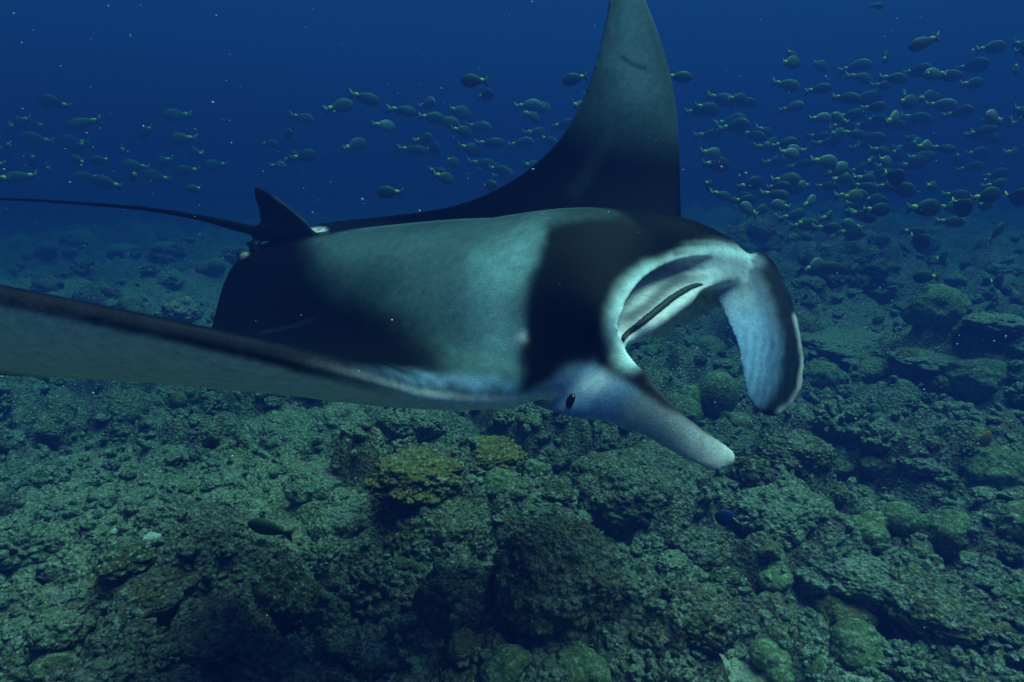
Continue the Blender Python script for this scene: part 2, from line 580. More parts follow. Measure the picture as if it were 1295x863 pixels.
CORALS = [
    ('mustard', 525, 590, 130, 'mustard yellow crusting coral dotted with dark pits, the larger left lobe under the manta', dict(hr=.9, rot=.3)),
    ('mustard', 610, 568, 110, 'mustard yellow crusting coral, the smaller upper lobe directly under the manta eye', dict(hr=.9, rot=1.9)),
    ('bigrough', 550, 665, 150, 'broad rough coral boulder left of the dark cleft in the foreground', dict(hr=.95, rot=.5, variant=0)),
    ('bigrough', 705, 715, 190, 'largest rounded coral boulder in the foreground, right of the dark cleft', dict(hr=.95, rot=2.2, variant=1)),
    ('bigrough', 815, 605, 190, 'big rough coral head under the tip of the near head fin', dict(hr=.75, rot=4.2, variant=2)),
    ('dome', 632, 607, 56, 'small smooth round coral dome just below the mustard coral', dict()),
    ('dome', 674, 592, 42, 'smallest smooth round dome right of the mustard coral', dict()),
    ('lobed', 884, 500, 100, 'smooth folded green coral seen between the two head fins', dict(hr=1.1, rot=.2, variant=0)),
    ('dome', 903, 432, 60, 'flat topped green coral seen in front of the open mouth', dict(hr=.6)),
    ('lobed', 838, 440, 44, 'little green lobed coral seen just below the pale lower jaw', dict(variant=1)),
    ('dome', 1092, 812, 82, 'smooth green dome coral in a hollow at the lower right', dict(hr=1.0)),
    ('browndome', 1076, 776, 84, 'smooth brown dome coral behind the green dome at the lower right', dict(hr=1.0)),
    ('dome', 735, 842, 80, 'smooth olive dome coral at the bottom edge right of the tilted one', dict(hr=.9)),
    ('dome', 638, 846, 82, 'tilted smooth green coral at the bottom edge below the dark cleft', dict(hr=.9, tilt=(.2, .4))),
    ('browlobed', 590, 812, 80, 'brownish smooth lobed coral in the shade of the left boulder', dict()),
    ('lobed', 1000, 842, 96, 'pale olive smooth lumps beside the white sand at the bottom', dict(hr=.9, variant=2)),
    ('bigrough', 880, 772, 115, 'broken coral block behind the white sand patch at the bottom', dict(hr=.9, variant=3)),
    ('rough', 825, 800, 90, 'jagged coral block left of the white sand patch', dict()),
    ('bigpale', 990, 640, 130, 'sloping crusted outcrop right of the blue surgeonfish', dict(hr=.8, variant=0)),
    ('rough', 895, 690, 90, 'rough outcrop just below the blue surgeonfish', dict(hr=.8)),
    ('dark', 955, 592, 62, 'rounded brown coral right of the near head fin tip', dict()),
    ('lobed', 1118, 655, 96, 'bluish grey lobed coral on the middle of the right slope', dict(hr=.8, variant=0)),
    ('dome', 1205, 665, 80, 'rounded coral right of the bluish lobed one on the slope', dict()),
    ('bigpale', 1090, 720, 150, 'long knobby ledge running down the right slope', dict(hr=.6, asp=.7, rot=2.5, variant=1)),
    ('rough', 1200, 760, 140, 'wide knobby ledge at the right end of the slope', dict(hr=.6)),
    ('dome', 1245, 472, 82, 'large round coral head near the right edge beside the far slope', dict()),
    ('dome', 1190, 384, 76, 'tall round coral behind the widest pale ledge', dict(hr=1.1)),
    ('rough', 955, 296, 84, 'pale green lit rock rising behind the manta head', dict(hr=1.0)),
    ('dark', 1072, 325, 110, 'dark rock mass on the far reef under the fish school', dict(hr=.9)),
    ('pale', 1085, 420, 150, 'widest pale flat ledge of coral on the far right reef', dict(hr=.4, variant=0)),
    ('pale', 1180, 442, 100, 'flat coral ledge stepping down to the right of the widest ledge', dict(hr=.4, variant=1)),
    ('pale', 1270, 397, 80, 'far flat coral ledge at the right edge of the reef', dict(hr=.45, variant=2)),
    ('dome', 1270, 585, 84, 'pale round coral at the right edge above the dark slope', dict()),
    ('dome', 1045, 470, 54, 'round coral just right of the hanging head fin', dict()),
    ('dome', 1100, 468, 50, 'round coral right of the one beside the hanging head fin', dict()),
    ('browndome', 1160, 455, 60, 'brownish round coral below the flat ledges', dict()),
    ('knob', 1065, 530, 70, 'knobby branching coral below the hanging head fin tip', dict()),
    ('rough', 50, 535, 100, 'rough coral mound at the left edge under the wing', dict()),
    ('rough', 150, 510, 80, 'rough coral mound on the left under the pale wing', dict()),
    ('pale', 345, 545, 110, 'pale knobby coral ridge under the middle of the near wing', dict(variant=0)),
    ('rough', 270, 540, 60, 'small rough coral between the two left mounds and the ridge', dict()),
    ('pale', 425, 530, 100, 'pale cauliflower coral under the near wing beside the ridge', dict(variant=1)),
    ('bigpale', 515, 525, 90, 'crusted coral head under the wing root left of the mustard coral', dict(hr=.9)),
    ('pale', 400, 610, 90, 'pale crumbly coral mound below the wing, left of the mustard coral', dict(variant=2)),
    ('pale', 430, 660, 90, 'pale coral mound left of the broad foreground boulder', dict(variant=3)),
    ('knob', 470, 742, 76, 'knobby coral clump at the foot of the left boulder', dict()),
    ('dark', 350, 755, 110, 'dark shaggy coral clump in the lower left', dict(hr=1.1)),
    ('bigpale', 65, 795, 80, 'purplish white crusted lump in the lower left corner', dict()),
    ('rough', 190, 740, 120, 'low olive coral mound in the lower left rubble', dict(hr=.6)),
    ('dark', 150, 700, 80, 'low dark brown coral on the lower left rubble', dict(hr=.5)),
    ('rough', 260, 800, 120, 'broken coral mound at the bottom left edge', dict(hr=.7)),
    ('chip', 146, 672, 16, 'single small white shell chip lying on the left rubble', dict(sink=.1, cat='shell')),
    ('chip', 190, 680, 24, 'flat pale coral plate lying beside the white chip', dict(sink=.1)),
    ('pale', 225, 388, 60, 'pale far coral seen between wing edge and dark tail end', dict()),
    ('rough', 120, 372, 60, 'far coral mound behind the leading edge of the wing', dict()),
    ('rough', 780, 560, 60, 'coral knob in the gap under the near head fin', dict()),
    ('rough', 700, 570, 60, 'coral knob below the manta eye', dict()),
    ('bigrough', 1010, 560, 100, 'rounded rough coral right of the near head fin', dict(hr=.7)),
    ('rough', 480, 820, 110, 'layered coral ledge at the bottom left of the cleft', dict(hr=.6)),
]
for (k, px, py, w, lab, kw) in CORALS:
    coral(k, px, py, w, lab, **kw)

CADJ = {'rough': 'rough mottled coral lump', 'pale': 'pale crusted coral lump', 'dark': 'dark turf covered coral lump', 'dome': 'smooth green dome coral', 'lobed': 'smooth green lobed coral', 'knob': 'knobby fingered coral clump', 'browlobed': 'smooth brown lobed coral'}
SCAT = 0
tries = 0
REG = [(lambda x, y: x > 1000 and y > 560, '%s on the dark slope at the lower right', 'coral lumps on the right slope'),
       (lambda x, y: x > 870 and y <= 560, '%s on the hazy reef beyond the hanging head fin', 'coral lumps on the far right reef'),
       (lambda x, y: x < 480 and y > 620, '%s on the lower left rubble', 'coral lumps on the left rubble'),
       (lambda x, y: x < 640 and y > 470, '%s on the reef below the near wing', 'coral lumps below the wing'),
       (lambda x, y: y < 470, '%s on the far left reef behind the near wing', 'coral lumps on the far left reef'),
       (lambda x, y: True, '%s among the foreground boulders', 'coral lumps in the foreground')]
while SCAT < 235 and tries < 4000:
    tries += 1
    px = rng.uniform(-30, 1325)
    py = rng.uniform(300, 870) if rng.random() < .6 else rng.uniform(300, 600)
    if py < 480 and px < 870 and not (px < 300 and py < 430): continue
    w = rng.uniform(20, 84) ** 1.0 * (0.55 + 0.6 * (py - 300) / 560)
    if any(math.hypot(px - a, (py - b) * 1.3) < 0.37 * (c + w) for a, b, c in PLACED): continue
    if math.hypot(px - 905, py - 845) < 60 or math.hypot(px - 1040, py - 775) < 40: continue
    k = rng.choice(['rough', 'rough', 'pale', 'pale', 'dark', 'pale', 'lobed', 'knob', 'knob', 'rough', 'rough', 'dome', 'browlobed'])
    if 60 < px < 460 and 570 < py < 700: k = rng.choice(['pale', 'rough']); w *= .6
    for f, lab, gr in REG:
        if f(px, py): break
    lab = lab % (('small ' if w < 30 else 'broad ') + CADJ[k])
    coral(k, px, py, w, lab, hr=rng.uniform(.7, 1.05), asp=rng.uniform(.75, 1.2), group=gr)
    SCAT += 1


def rubble():
    """loose broken coral pieces and stubs over the whole reef floor: nobody could count them"""
    V0, F0 = ICO[3]
    V1, F1 = ico(2)
    Vs, Fs, o = [], [], 0
    n = 5200
    px = nr.uniform(-120, 1420, n); py = 300 + 620 * nr.rand(n) ** 0.8
    d = FWD[None] + RIGHT[None] * ((px - CX) / FPX)[:, None] + UP[None] * ((CY - py) / FPX)[:, None]
    t = (CAMZ - 0.15) / np.maximum(-d[:, 2], 0.03)
    P = EYE + d * t[:, None]
    P = P[(t < 16)]; t = t[t < 16]
    z = hvec(P[:, 0], P[:, 1])
    for k in range(len(P)):
        s = (0.0035 + 0.008 * nr.rand() ** 2) * t[k] ** 0.8 * 1.1
        near = t[k] < 3.2
        V, F = (V1, F1)
        q = V * (1 + 0.45 * vnoise(V * 1.9 + k * 1.7, k % 50))[:, None] * s * np.array([0.9 + 0.7 * nr.rand(), 0.7 + 0.5 * nr.rand(), 0.6 + 0.4 * nr.rand()])
        a = nr.rand() * 6.28; c, sn = math.cos(a), math.sin(a)
        b = nr.randn() * 0.5
        q = np.stack([q[:, 0] * c - q[:, 1] * sn, q[:, 0] * sn + q[:, 1] * c, q[:, 2] + q[:, 0] * b], -1)
        Vs.append(q + [P[k, 0], P[k, 1], z[k] + 0.2 * s]); Fs.append(F + o); o += len(q)
    me = mesh_from("coral_rubble", np.concatenate(Vs), np.concatenate(Fs))
    ob = link("coral_rubble", me, M_PALE)
    tag(ob, "loose broken bits of coral scattered over the reef floor", None, None, "stuff")


rubble()

# ------------------------------------------------------------------ the manta
TT = [0.0, 0.0508, 0.1017, 0.1525, 0.2034, 0.2542, 0.3051, 0.3729, 0.4407, 0.5085, 0.5763, 0.6441, 0.7119, 0.7797, 0.8475, 0.9153, 1.0]
NEAR_LE = [[0.7, 0.0, 0.0], [0.68, 0.081, -0.026], [0.659, 0.146, -0.083], [0.641, 0.211, -0.139], [0.604, 0.285, -0.184], [0.48, 0.369, -0.2], [0.367, 0.453, -0.184], [0.358, 0.555, -0.131], [0.381, 0.655, -0.073], [0.33, 0.756, -0.018], [0.249, 0.858, 0.036], [0.156, 0.962, 0.087], [0.047, 1.066, 0.136], [-0.07, 1.171, 0.183], [-0.183, 1.277, 0.228], [-0.31, 1.383, 0.273], [-0.545, 1.517, 0.327]]
NEAR_TE = [[-0.8, 0.0, 0.0], [-0.849, 0.074, -0.035], [-0.872, 0.128, -0.102], [-0.858, 0.182, -0.176], [-0.794, 0.26, -0.245], [-0.689, 0.369, -0.279], [-0.599, 0.484, -0.266], [-0.52, 0.613, -0.226], [-0.464, 0.725, -0.197], [-0.432, 0.834, -0.163], [-0.42, 0.94, -0.127], [-0.413, 1.044, -0.086], [-0.417, 1.145, -0.036], [-0.43, 1.242, 0.021], [-0.454, 1.339, 0.082], [-0.49, 1.431, 0.156], [-0.56, 1.522, 0.315]]
FAR_LE = [[0.7, -0.0, 0.0], [0.709, -0.081, -0.026], [0.714, -0.146, -0.083], [0.689, -0.211, -0.14], [0.65, -0.283, -0.186], [0.623, -0.366, -0.207], [0.599, -0.451, -0.192], [0.569, -0.547, -0.13], [0.539, -0.63, -0.05], [0.507, -0.704, 0.038], [0.474, -0.768, 0.134], [0.445, -0.821, 0.236], [0.419, -0.862, 0.344], [0.391, -0.891, 0.455], [0.353, -0.908, 0.569], [0.308, -0.913, 0.684], [0.241, -0.901, 0.828]]
FAR_TE = [[-0.8, -0.0, 0.0], [-0.784, -0.119, 0.030], [-0.758, -0.215, 0.040], [-0.705, -0.28, 0.047], [-0.63, -0.315, 0.057], [-0.54, -0.335, 0.070], [-0.43, -0.352, 0.086], [-0.291, -0.376, 0.107], [-0.154, -0.42, 0.146], [-0.054, -0.484, 0.203], [0.02, -0.544, 0.266], [0.077, -0.599, 0.336], [0.114, -0.642, 0.415], [0.139, -0.678, 0.499], [0.157, -0.716, 0.588], [0.165, -0.752, 0.682], [0.165, -0.8, 0.813]]
POS = np.array([-0.2258, 0.2302, 2.0164])
AX = np.array([[0.83778, -0.1609, -0.52176], [-0.54586, -0.26834, -0.79374], [-0.0123, 0.94979, -0.31264]])
C2W = np.stack([RIGHT, UP, FWD], 0)
MW = AX @ C2W                     # rows: forward, right, up axes of the animal in world space
MO = EYE + POS @ C2W


def to_world(B): return np.asarray(B) @ MW + MO
def to_body(Wp): return (np.asarray(Wp) - MO) @ np.linalg.inv(MW)
def bp(px, py, d): return to_body(at(px, py, d))


def smooth1(A, k):
    for _ in range(k):
        B = A.copy()
        B[1:-1] = 0.25 * A[:-2] + 0.5 * A[1:-1] + 0.25 * A[2:]
        A = B
    return A


NS = 261
SV = np.linspace(-1, 1, NS)
tv = np.abs(SV)
LEc = np.where((SV >= 0)[:, None], hermite(tv, TT, NEAR_LE), hermite(tv, TT, FAR_LE))
TEc = np.where((SV >= 0)[:, None], hermite(tv, TT, NEAR_TE), hermite(tv, TT, FAR_TE))
LEc = smooth1(LEc, 16); TEc = smooth1(TEc, 30)
mid = 0.5 * (LEc + TEc)
span = smooth1(np.gradient(mid, axis=0), 20)
chord = LEc - TEc
nrm = np.cross(chord, span)
nrm /= np.linalg.norm(nrm, axis=1)[:, None]
if nrm[NS // 2, 2] < 0: nrm = -nrm
nrm = smooth1(nrm, 10)
THX = [0, .05, .1, .15, .2, .25, .3, .4, .5, .7, .9, 1]
thd = hermite(tv, THX, [.152, .150, .142, .128, .106, .086, .068, .050, .038, .026, .015, .008])[:, 0]
thv = hermite(tv, THX, [.10, .098, .09, .08, .068, .056, .046, .036, .030, .022, .014, .008])[:, 0]
thd = smooth1(thd, 6); thv = smooth1(thv, 6)


def airf(c): return 2.598 * np.sqrt(np.maximum(c, 0)) * (1 - c)
def airb(c): return np.sqrt(np.maximum(c, 0)) * (1 - c) ** 1.5 / 0.3248


MD, MM, MV = 80, 40, 80
cd = 1 - (np.linspace(0, 1, MD)) ** 1.0
cd = 0.5 * (1 - np.cos(np.pi * np.linspace(1, 0, MD)))      # 1 -> 0
cv = cd[::-1]

RIM_A = [-1, -.85, -.6, -.3, 0, .3, .55, .8, 1]
RIM = [(974, 345, 1.92), (955, 334, 1.87), (922, 325, 1.80), (884, 324, 1.74), (853, 330, 1.67), (822, 346, 1.60), (800, 370, 1.54), (787, 404, 1.49), (790, 428, 1.47)]
LIP_A = [-1, -.6, -.2, .2, .5, .8, 1]
LIP = [(974, 349, 1.92), (896, 361, 1.70), (866, 375, 1.60), (845, 391, 1.54), (822, 409, 1.50), (799, 425, 1.50), (791, 431, 1.47)]
RIM3 = np.array([bp(*p) for p in RIM]); LIP3 = np.array([bp(*p) for p in LIP])
TH_HEAD = 0.165


def wing_ring(i):
    te, ch, n = TEc[i], chord[i], nrm[i]
    base = te + 0.5 * n * 0.013
    D = [LEc[i] - ch * c + n * (thd[i] * airb(c) + 0.007 * (c > 0)) for c in cd]
    Vn = [LEc[i] - ch * c - n * (thv[i] * airf(c) + 0.007 * (c > 0)) for c in cv]
    Mm = [LEc[i] + ch / np.linalg.norm(ch) * 0.001] * MM
    return np.array(D), np.array(Mm), np.array(Vn)


def bez(p0, p1, p2, p3, u):
    u = u[:, None]
    return (1-u)**3*p0 + 3*u*(1-u)**2*p1 + 3*u*u*(1-u)*p2 + u**3*p3


FW = np.array([1.0, 0, 0]); UW = np.array([0, 0, 1.0])


def head_ring(i, a):
    U3 = hermite([a], RIM_A, RIM3)[0]; L3 = hermite([a], LIP_A, LIP3)[0]
    te, ch, n = TEc[i], chord[i], nrm[i]
    c0 = 0.36
    kd = int(MD * 0.62)
    cc = np.linspace(1, c0, kd) if False else 1 - (1 - c0) * (1 - np.cos(np.pi / 2 * np.linspace(0, 1, kd)))
    D1 = np.array([LEc[i] - ch * c + n * (thd[i] * airb(c) + 0.007) for c in cc])
    P0 = D1[-1]
    tang = D1[-1] - D1[-3]; tang /= np.linalg.norm(tang)
    L = np.linalg.norm(U3 - P0)
    drop = 0.10 + 0.20 * (1 - abs(a)) + 0.16 * sstep(0.0, -0.8, a) * (1 - 0.3 * sstep(-.8, -1, a))
    D2 = bez(P0, P0 + tang * L * 0.45 + UW * L * 0.05, U3 - FW * L * 0.22 + UW * L * drop, U3, np.linspace(0, 1, MD - kd + 1)[1:])
    D = np.concatenate([D1, D2])
    w = math.sqrt(max(0, 1 - a * a))
    K = 0.5 * (U3 + L3) - FW * (0.15 * w)
    w = w * (1 - 0.9 * sstep(-0.35, -0.7, a))
    K = 0.5 * (U3 + L3) - FW * (0.15 * w)
    uu = np.linspace(0, 1, MM // 2 + 1)
    Ui = U3 - UW * 0.018 * w - FW * 0.006
    A = bez(U3, Ui, K + FW * 0.05 * w + UW * 0.045 * w, K, uu[1:])
    B = bez(K, K + FW * 0.05 * w - UW * 0.012 * w, L3 - FW * 0.03 * w - UW * 0.004, L3, uu[1:])
    Mm = np.concatenate([A, B])
    kv = MV - kd
    cc2 = cc[::-1]
    V1 = np.array([LEc[i] - ch * c - n * (thv[i] * airf(c) + 0.007) for c in cc2])
    Lw = np.linalg.norm(V1[0] - L3)
    V2 = bez(L3, L3 + FW * 0.085 * w - UW * 0.060 * (0.3 + w), V1[0] + FW * Lw * 0.35, V1[0], np.linspace(0, 1, kv + 1)[1:])
    V1 = V1[:]
    V = np.concatenate([V2, V1])[:MV]
    return D, Mm, V


TH0, TH1 = 0.165, 0.225
rings = []
for i in range(NS):
    t = tv[i]
    if t <= TH0:
        R = head_ring(i, SV[i] / TH0)
    elif t >= TH1:
        R = wing_ring(i)
    else:
        sg = 1 if SV[i] > 0 else -1
        h = head_ring(i, sg * 1.0); w_ = wing_ring(i)
        u = (t - TH0) / (TH1 - TH0); u = u * u * (3 - 2 * u)
        R = tuple(h[k] * (1 - u) + w_[k] * u for k in range(3))
    rings.append(np.concatenate(R))
rings = np.array(rings)                       # NS x M x 3
M_ = rings.shape[1]
GRID_PX = to_px(to_world(rings.reshape(-1, 3))).reshape(NS, M_, 2)

SRC_V, SRC_REG, SRC_S, SRC_J = [], [], [], []
ALLF, OFF = [], [0]


def add_src(V, F, reg, s=None, j=None):
    SRC_V.append(V); n = len(V)
    SRC_REG.append(np.full(n, reg) if np.isscalar(reg) else reg)
    SRC_S.append(np.zeros(n, int) if s is None else s)
    SRC_J.append(np.zeros(n, int) if j is None else j)
    ALLF.extend([[v + OFF[0] for v in f] for f in F]); OFF[0] += n


def grid_faces(n, m, closed=True):
    F = []
    for a in range(n - 1):
        for b in range(m if closed else m - 1):
            b2 = (b + 1) % m
            F.append([a * m + b, a * m + b2, (a + 1) * m + b2, (a + 1) * m + b])
    return F


Jg = np.tile(np.arange(M_), NS); Sg = np.repeat(np.arange(NS), M_)
regb = np.where(Jg < MD, 0, np.where(Jg < MD + MM, 2, 1))
headm = tv[Sg] <= TH0 + 0.01
regb = np.where((regb == 2) & ~headm, 1, regb)
F = grid_faces(NS, M_)
F.append(list(range(M_))[::-1]); F.append([(NS - 1) * M_ + k for k in range(M_)])
add_src(rings.reshape(-1, 3), F, regb, Sg, Jg)


def loft(secs, m=28, reg=3):
    """secs: (edgeA, edgeB, thickness, normal hint) -> closed blade with elliptical sections"""
    V = []
    for (A, B, th, nh) in secs:
        c = 0.5 * (A + B); u = 0.5 * (A - B); n = np.asarray(nh, float)
        n = n - u * (n @ u) / max(u @ u, 1e-9); n /= np.linalg.norm(n)
        a = np.linspace(0, 2 * np.pi, m, endpoint=False)
        V.append(c + np.cos(a)[:, None] * u + (np.sin(a) * th / 2 * (0.65 + 0.35 * np.abs(np.sin(a))))[:, None] * n)
    V = np.array(V); n_ = len(V)
    F = grid_faces(n_, m)
    F.append(list(range(m))[::-1]); F.append([(n_ - 1) * m + k for k in range(m)])
    add_src(V.reshape(-1, 3), F, reg)


def blade(rows, nsub, th, nh, reg):
    """rows of (pxA,pyA,dA, pxB,pyB,dB)"""
    R = np.array([np.concatenate([bp(*r[:3]), bp(*r[3:6])]) for r in rows])
    x = np.arange(len(rows))
    T = np.linspace(0, len(rows) - 1, nsub)
    Q = hermite(T, x, R)
    tq = hermite(T, x, th)[:, 0]
    loft([(q[:3], q[3:], max(w, 0.006), nh) for q, w in zip(Q, tq)], reg=reg)


# near head fin: upper edge, lower edge
blade([(770, 426, 1.575, 664, 515, 1.645), (790, 433, 1.485, 714, 532, 1.525), (806, 456, 1.43, 765, 539, 1.47), (832, 490, 1.375, 815, 553, 1.395),
       (866, 523, 1.32, 852, 575, 1.325), (898, 547, 1.275, 880, 589, 1.27), (921, 563, 1.25, 906, 597, 1.235), (930, 572, 1.235, 924, 592, 1.23), (931, 576, 1.232, 928, 589, 1.226)],
      60, [.12, .10, .056, .034, .026, .022, .020, .019, .017], np.array([0, 1.0, -.6]), 3)
# far head fin: outer edge, inner edge
blade([(968, 315, 1.93, 890, 345, 1.90), (985, 334, 1.90, 893, 356, 1.86), (997, 360, 1.88, 902, 372, 1.82), (1008, 398, 1.86, 917, 402, 1.79), (1015, 432, 1.84, 931, 437, 1.76),
       (1018, 462, 1.82, 938, 472, 1.74), (1014, 492, 1.80, 944, 502, 1.73), (1002, 512, 1.78, 955, 518, 1.73), (990, 522, 1.765, 968, 526, 1.74), (982, 526, 1.755, 975, 527, 1.745)],
      64, [.10, .075, .05, .042, .036, .032, .03, .026, .02, .012], np.array([.5, 1.0, 0]), 4)
# tail
TAIL = [(345, 294, 2.37, .028), (318, 292, 2.42, .022), (285, 283, 2.50, .0165), (240, 273, 2.60, .0125), (180, 264, 2.72, .0105), (110, 258, 2.84, .0095), (50, 254, 2.94, .0085), (0, 252, 3.02, .008), (-80, 252, 3.15, .0075), (-200, 256, 3.35, .0065)]
Tq = hermite(np.linspace(0, len(TAIL) - 1, 90), np.arange(len(TAIL)), np.array([[*bp(*q[:3]), q[3]] for q in TAIL]))
V = []
for k in range(90):
    d = Tq[min(k + 1, 89), :3] - Tq[max(k - 1, 0), :3]; d /= np.linalg.norm(d)
    u = np.cross(d, UW); u /= np.linalg.norm(u); w = np.cross(u, d)
    a = np.linspace(0, 2 * np.pi, 14, endpoint=False)
    V.append(Tq[k, :3] + Tq[k, 3] * (np.cos(a)[:, None] * u + np.sin(a)[:, None] * w))
F = grid_faces(90, 14); F.append(list(range(14))[::-1]); F.append([89 * 14 + k for k in range(14)])
add_src(np.array(V).reshape(-1, 3), F, 5)
# dorsal fin on the tail root
blade([(408, 300, 2.31, 318, 306, 2.41), (398, 289, 2.315, 324, 294, 2.41), (384, 276, 2.33, 328, 280, 2.41), (366, 261, 2.35, 327, 266, 2.41), (348, 248, 2.37, 323, 253, 2.41), (334, 240, 2.39, 321, 243, 2.41), (327, 237, 2.40, 321, 238, 2.41)],
      40, [.06, .040, .030, .025, .021, .018, .012], np.array([0, 1.0, 0]), 6)
# two short pelvic fins beside the tail root
for (x, y, d, a, b) in [(318, 309, 2.40, .042, .018), (308, 323, 2.41, .036, .018)]:
    Vv, Ff = ICO[3]
    c = bp(x, y, d)
    add_src(c + Vv * [a, b, b * .8], [list(f) for f in Ff], 7)

V0 = np.concatenate(SRC_V); REGS = np.concatenate(SRC_REG); SS = np.concatenate(SRC_S); JJ = np.concatenate(SRC_J)
src = bpy.data.meshes.new("src")
src.from_pydata(V0.tolist(), [], ALLF)
src.update()
so = bpy.data.objects.new("src", src)
COL.objects.link(so)
bmm = bmesh.new(); bmm.from_mesh(src)
bmesh.ops.recalc_face_normals(bmm, faces=bmm.faces)
bmm.to_mesh(src); bmm.free()
SN = np.zeros(len(V0) * 3); src.vertices.foreach_get("normal", SN); SN = SN.reshape(-1, 3)
md = so.modifiers.new("r", 'REMESH'); md.mode = 'VOXEL'; md.voxel_size = 0.0052
ms = so.modifiers.new("s", 'SMOOTH'); ms.factor = 0.5; ms.iterations = 12
dg = bpy.context.evaluated_depsgraph_get()
body = bpy.data.meshes.new_from_object(so.evaluated_get(dg))
bpy.data.objects.remove(so)
body.name = "body"
nb = len(body.vertices)
BV = np.zeros(nb * 3); body.vertices.foreach_get("co", BV); BV = BV.reshape(-1, 3)
ne = len(body.edges)
E = np.zeros(ne * 2, int); body.edges.foreach_get("vertices", E); E = E.reshape(-1, 2)


def inside_soft(Q, poly, w):
    P = np.array(poly, float)
    d = np.full(len(Q), 1e9); ins = np.zeros(len(Q), bool)
    for k in range(len(P)):
        a, b = P[k], P[(k + 1) % len(P)]
        e = b - a; q = Q - a
        u = np.clip((q @ e) / (e @ e), 0, 1)
        d = np.minimum(d, np.hypot(*(q - u[:, None] * e).T))
        c = ((a[1] > Q[:, 1]) != (b[1] > Q[:, 1])) & (Q[:, 0] < (b[0] - a[0]) * (Q[:, 1] - a[1]) / (b[1] - a[1] + 1e-12) + a[0])
        ins ^= c
    return 1 - sstep(-w, w, np.where(ins, -d, d))


# melt the joints of the head fins and the tail root into the body
q0 = to_px(to_world(BV)); z0 = (to_world(BV) - EYE) @ FWD
wj = inside_soft(q0, [(655, 500), (700, 460), (745, 425), (776, 405), (800, 452), (812, 500), (770, 548), (700, 545), (660, 530)], 12) * (z0 < 1.72) * (z0 > 1.40)
wj = np.maximum(wj, 0.8 * inside_soft(q0, [(905, 318), (980, 312), (1004, 345), (990, 385), (915, 385), (900, 350)], 8) * (z0 < 2.05))
wj = np.maximum(wj, 0.6 * inside_soft(q0, [(300, 288), (325, 284), (400, 284), (415, 300), (310, 315)], 4) * (z0 > 2.2))
deg = np.bincount(E.ravel(), minlength=nb).astype(float)
for it in range(70):
    acc = np.zeros_like(BV)
    for ax in range(3):
        acc[:, ax] = np.bincount(E[:, 0], BV[E[:, 1], ax], nb) + np.bincount(E[:, 1], BV[E[:, 0], ax], nb)
    BV = BV + (acc / deg[:, None] - BV) * (0.6 * wj)[:, None]
qe = to_px(to_world(BV)); ze = (to_world(BV) - EYE) @ FWD
kz = np.argmin(np.hypot(qe[:, 0] - 724, qe[:, 1] - 503) + 400 * np.maximum(0, ze - 1.62))
re = np.linalg.norm(BV - BV[kz], axis=1)
body.vertices.foreach_set("co", BV.ravel()); body.update()
N0 = np.zeros(nb * 3); body.vertices.foreach_get("normal", N0); N0 = N0.reshape(-1, 3)
BV = BV + N0[kz] * (0.013 * np.exp(-(re / 0.034) ** 2))[:, None]
body.vertices.foreach_set("co", BV.ravel()); body.update()
BN = np.zeros(nb * 3); body.vertices.foreach_get("normal", BN); BN = BN.reshape(-1, 3)
kd = kdtree.KDTree(len(V0))
for k, p in enumerate(V0): kd.insert(p, k)
kd.balance()
near_i = np.zeros(nb, int)
for k in range(nb):
    best, bi = 1e9, 0
    for (co, ix, dist) in kd.find_n(BV[k], 6):
        s_ = (dist + 0.004) * (1.6 - float(BN[k] @ SN[ix]))
        if s_ < best: best, bi = s_, ix
    near_i[k] = bi
bREG, bS, bJ = REGS[near_i], SS[near_i], JJ[near_i]
bPX = to_px(to_world(BV))

# ---- pigment
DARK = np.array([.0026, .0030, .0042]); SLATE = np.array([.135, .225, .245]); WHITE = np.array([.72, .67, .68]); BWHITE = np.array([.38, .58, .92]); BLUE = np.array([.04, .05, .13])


def poly_sd(Q, poly):
    """signed distance to polygon (inside negative)"""
    P = np.array(poly, float)
    d = np.full(len(Q), 1e9); ins = np.zeros(len(Q), bool)
    for k in range(len(P)):
        a, b = P[k], P[(k + 1) % len(P)]
        e = b - a; w = Q - a
        u = np.clip((w @ e) / (e @ e), 0, 1)
        d = np.minimum(d, np.hypot(*(w - u[:, None] * e).T))
        c = ((a[1] > Q[:, 1]) != (b[1] > Q[:, 1])) & (Q[:, 0] < (b[0] - a[0]) * (Q[:, 1] - a[1]) / (b[1] - a[1] + 1e-12) + a[0])
        ins ^= c
    return np.where(ins, -d, d)


def soft(Q, poly, w):
    return 1 - sstep(-w, w, poly_sd(Q, poly))


def line_sd(Q, pts):
    d = np.full(len(Q), 1e9)
    P = np.array(pts, float)
    for k in range(len(P) - 1):
        e = P[k + 1] - P[k]; w = Q - P[k]
        u = np.clip((w @ e) / (e @ e), 0, 1)
        d = np.minimum(d, np.hypot(*(w - u[:, None] * e).T))
    return d


def over(c, m, col): return c * (1 - m[:, None]) + np.asarray(col) * m[:, None]


Nz = fbm(BV * 28, 5, 4, 0.6)
Nf = vnoise(BV * 150, 9)
Nl = fbm(BV * [3, 12, 12], 15, 3)
NZ2 = fbm(BV * 28 + 50, 6, 4, .6)
# body seen from above: pixels of the near side; the far side of the back is its mirror image
side_far = (SV[bS] < 0)
mir = np.where(side_far & (tv[bS] < 0.30), NS - 1 - bS, bS)
Qb = np.where((side_far & (tv[bS] < 0.30))[:, None], GRID_PX[mir, bJ], bPX)
Qb = Qb + 6 * np.stack([Nz, fbm(BV * 28 + 50, 6, 4, .6)], -1)


ARM = [(760, 446), (798, 453), (816, 474), (842, 503), (872, 526), (905, 551), (903, 555), (868, 533), (834, 513), (806, 494), (782, 474), (752, 460)]


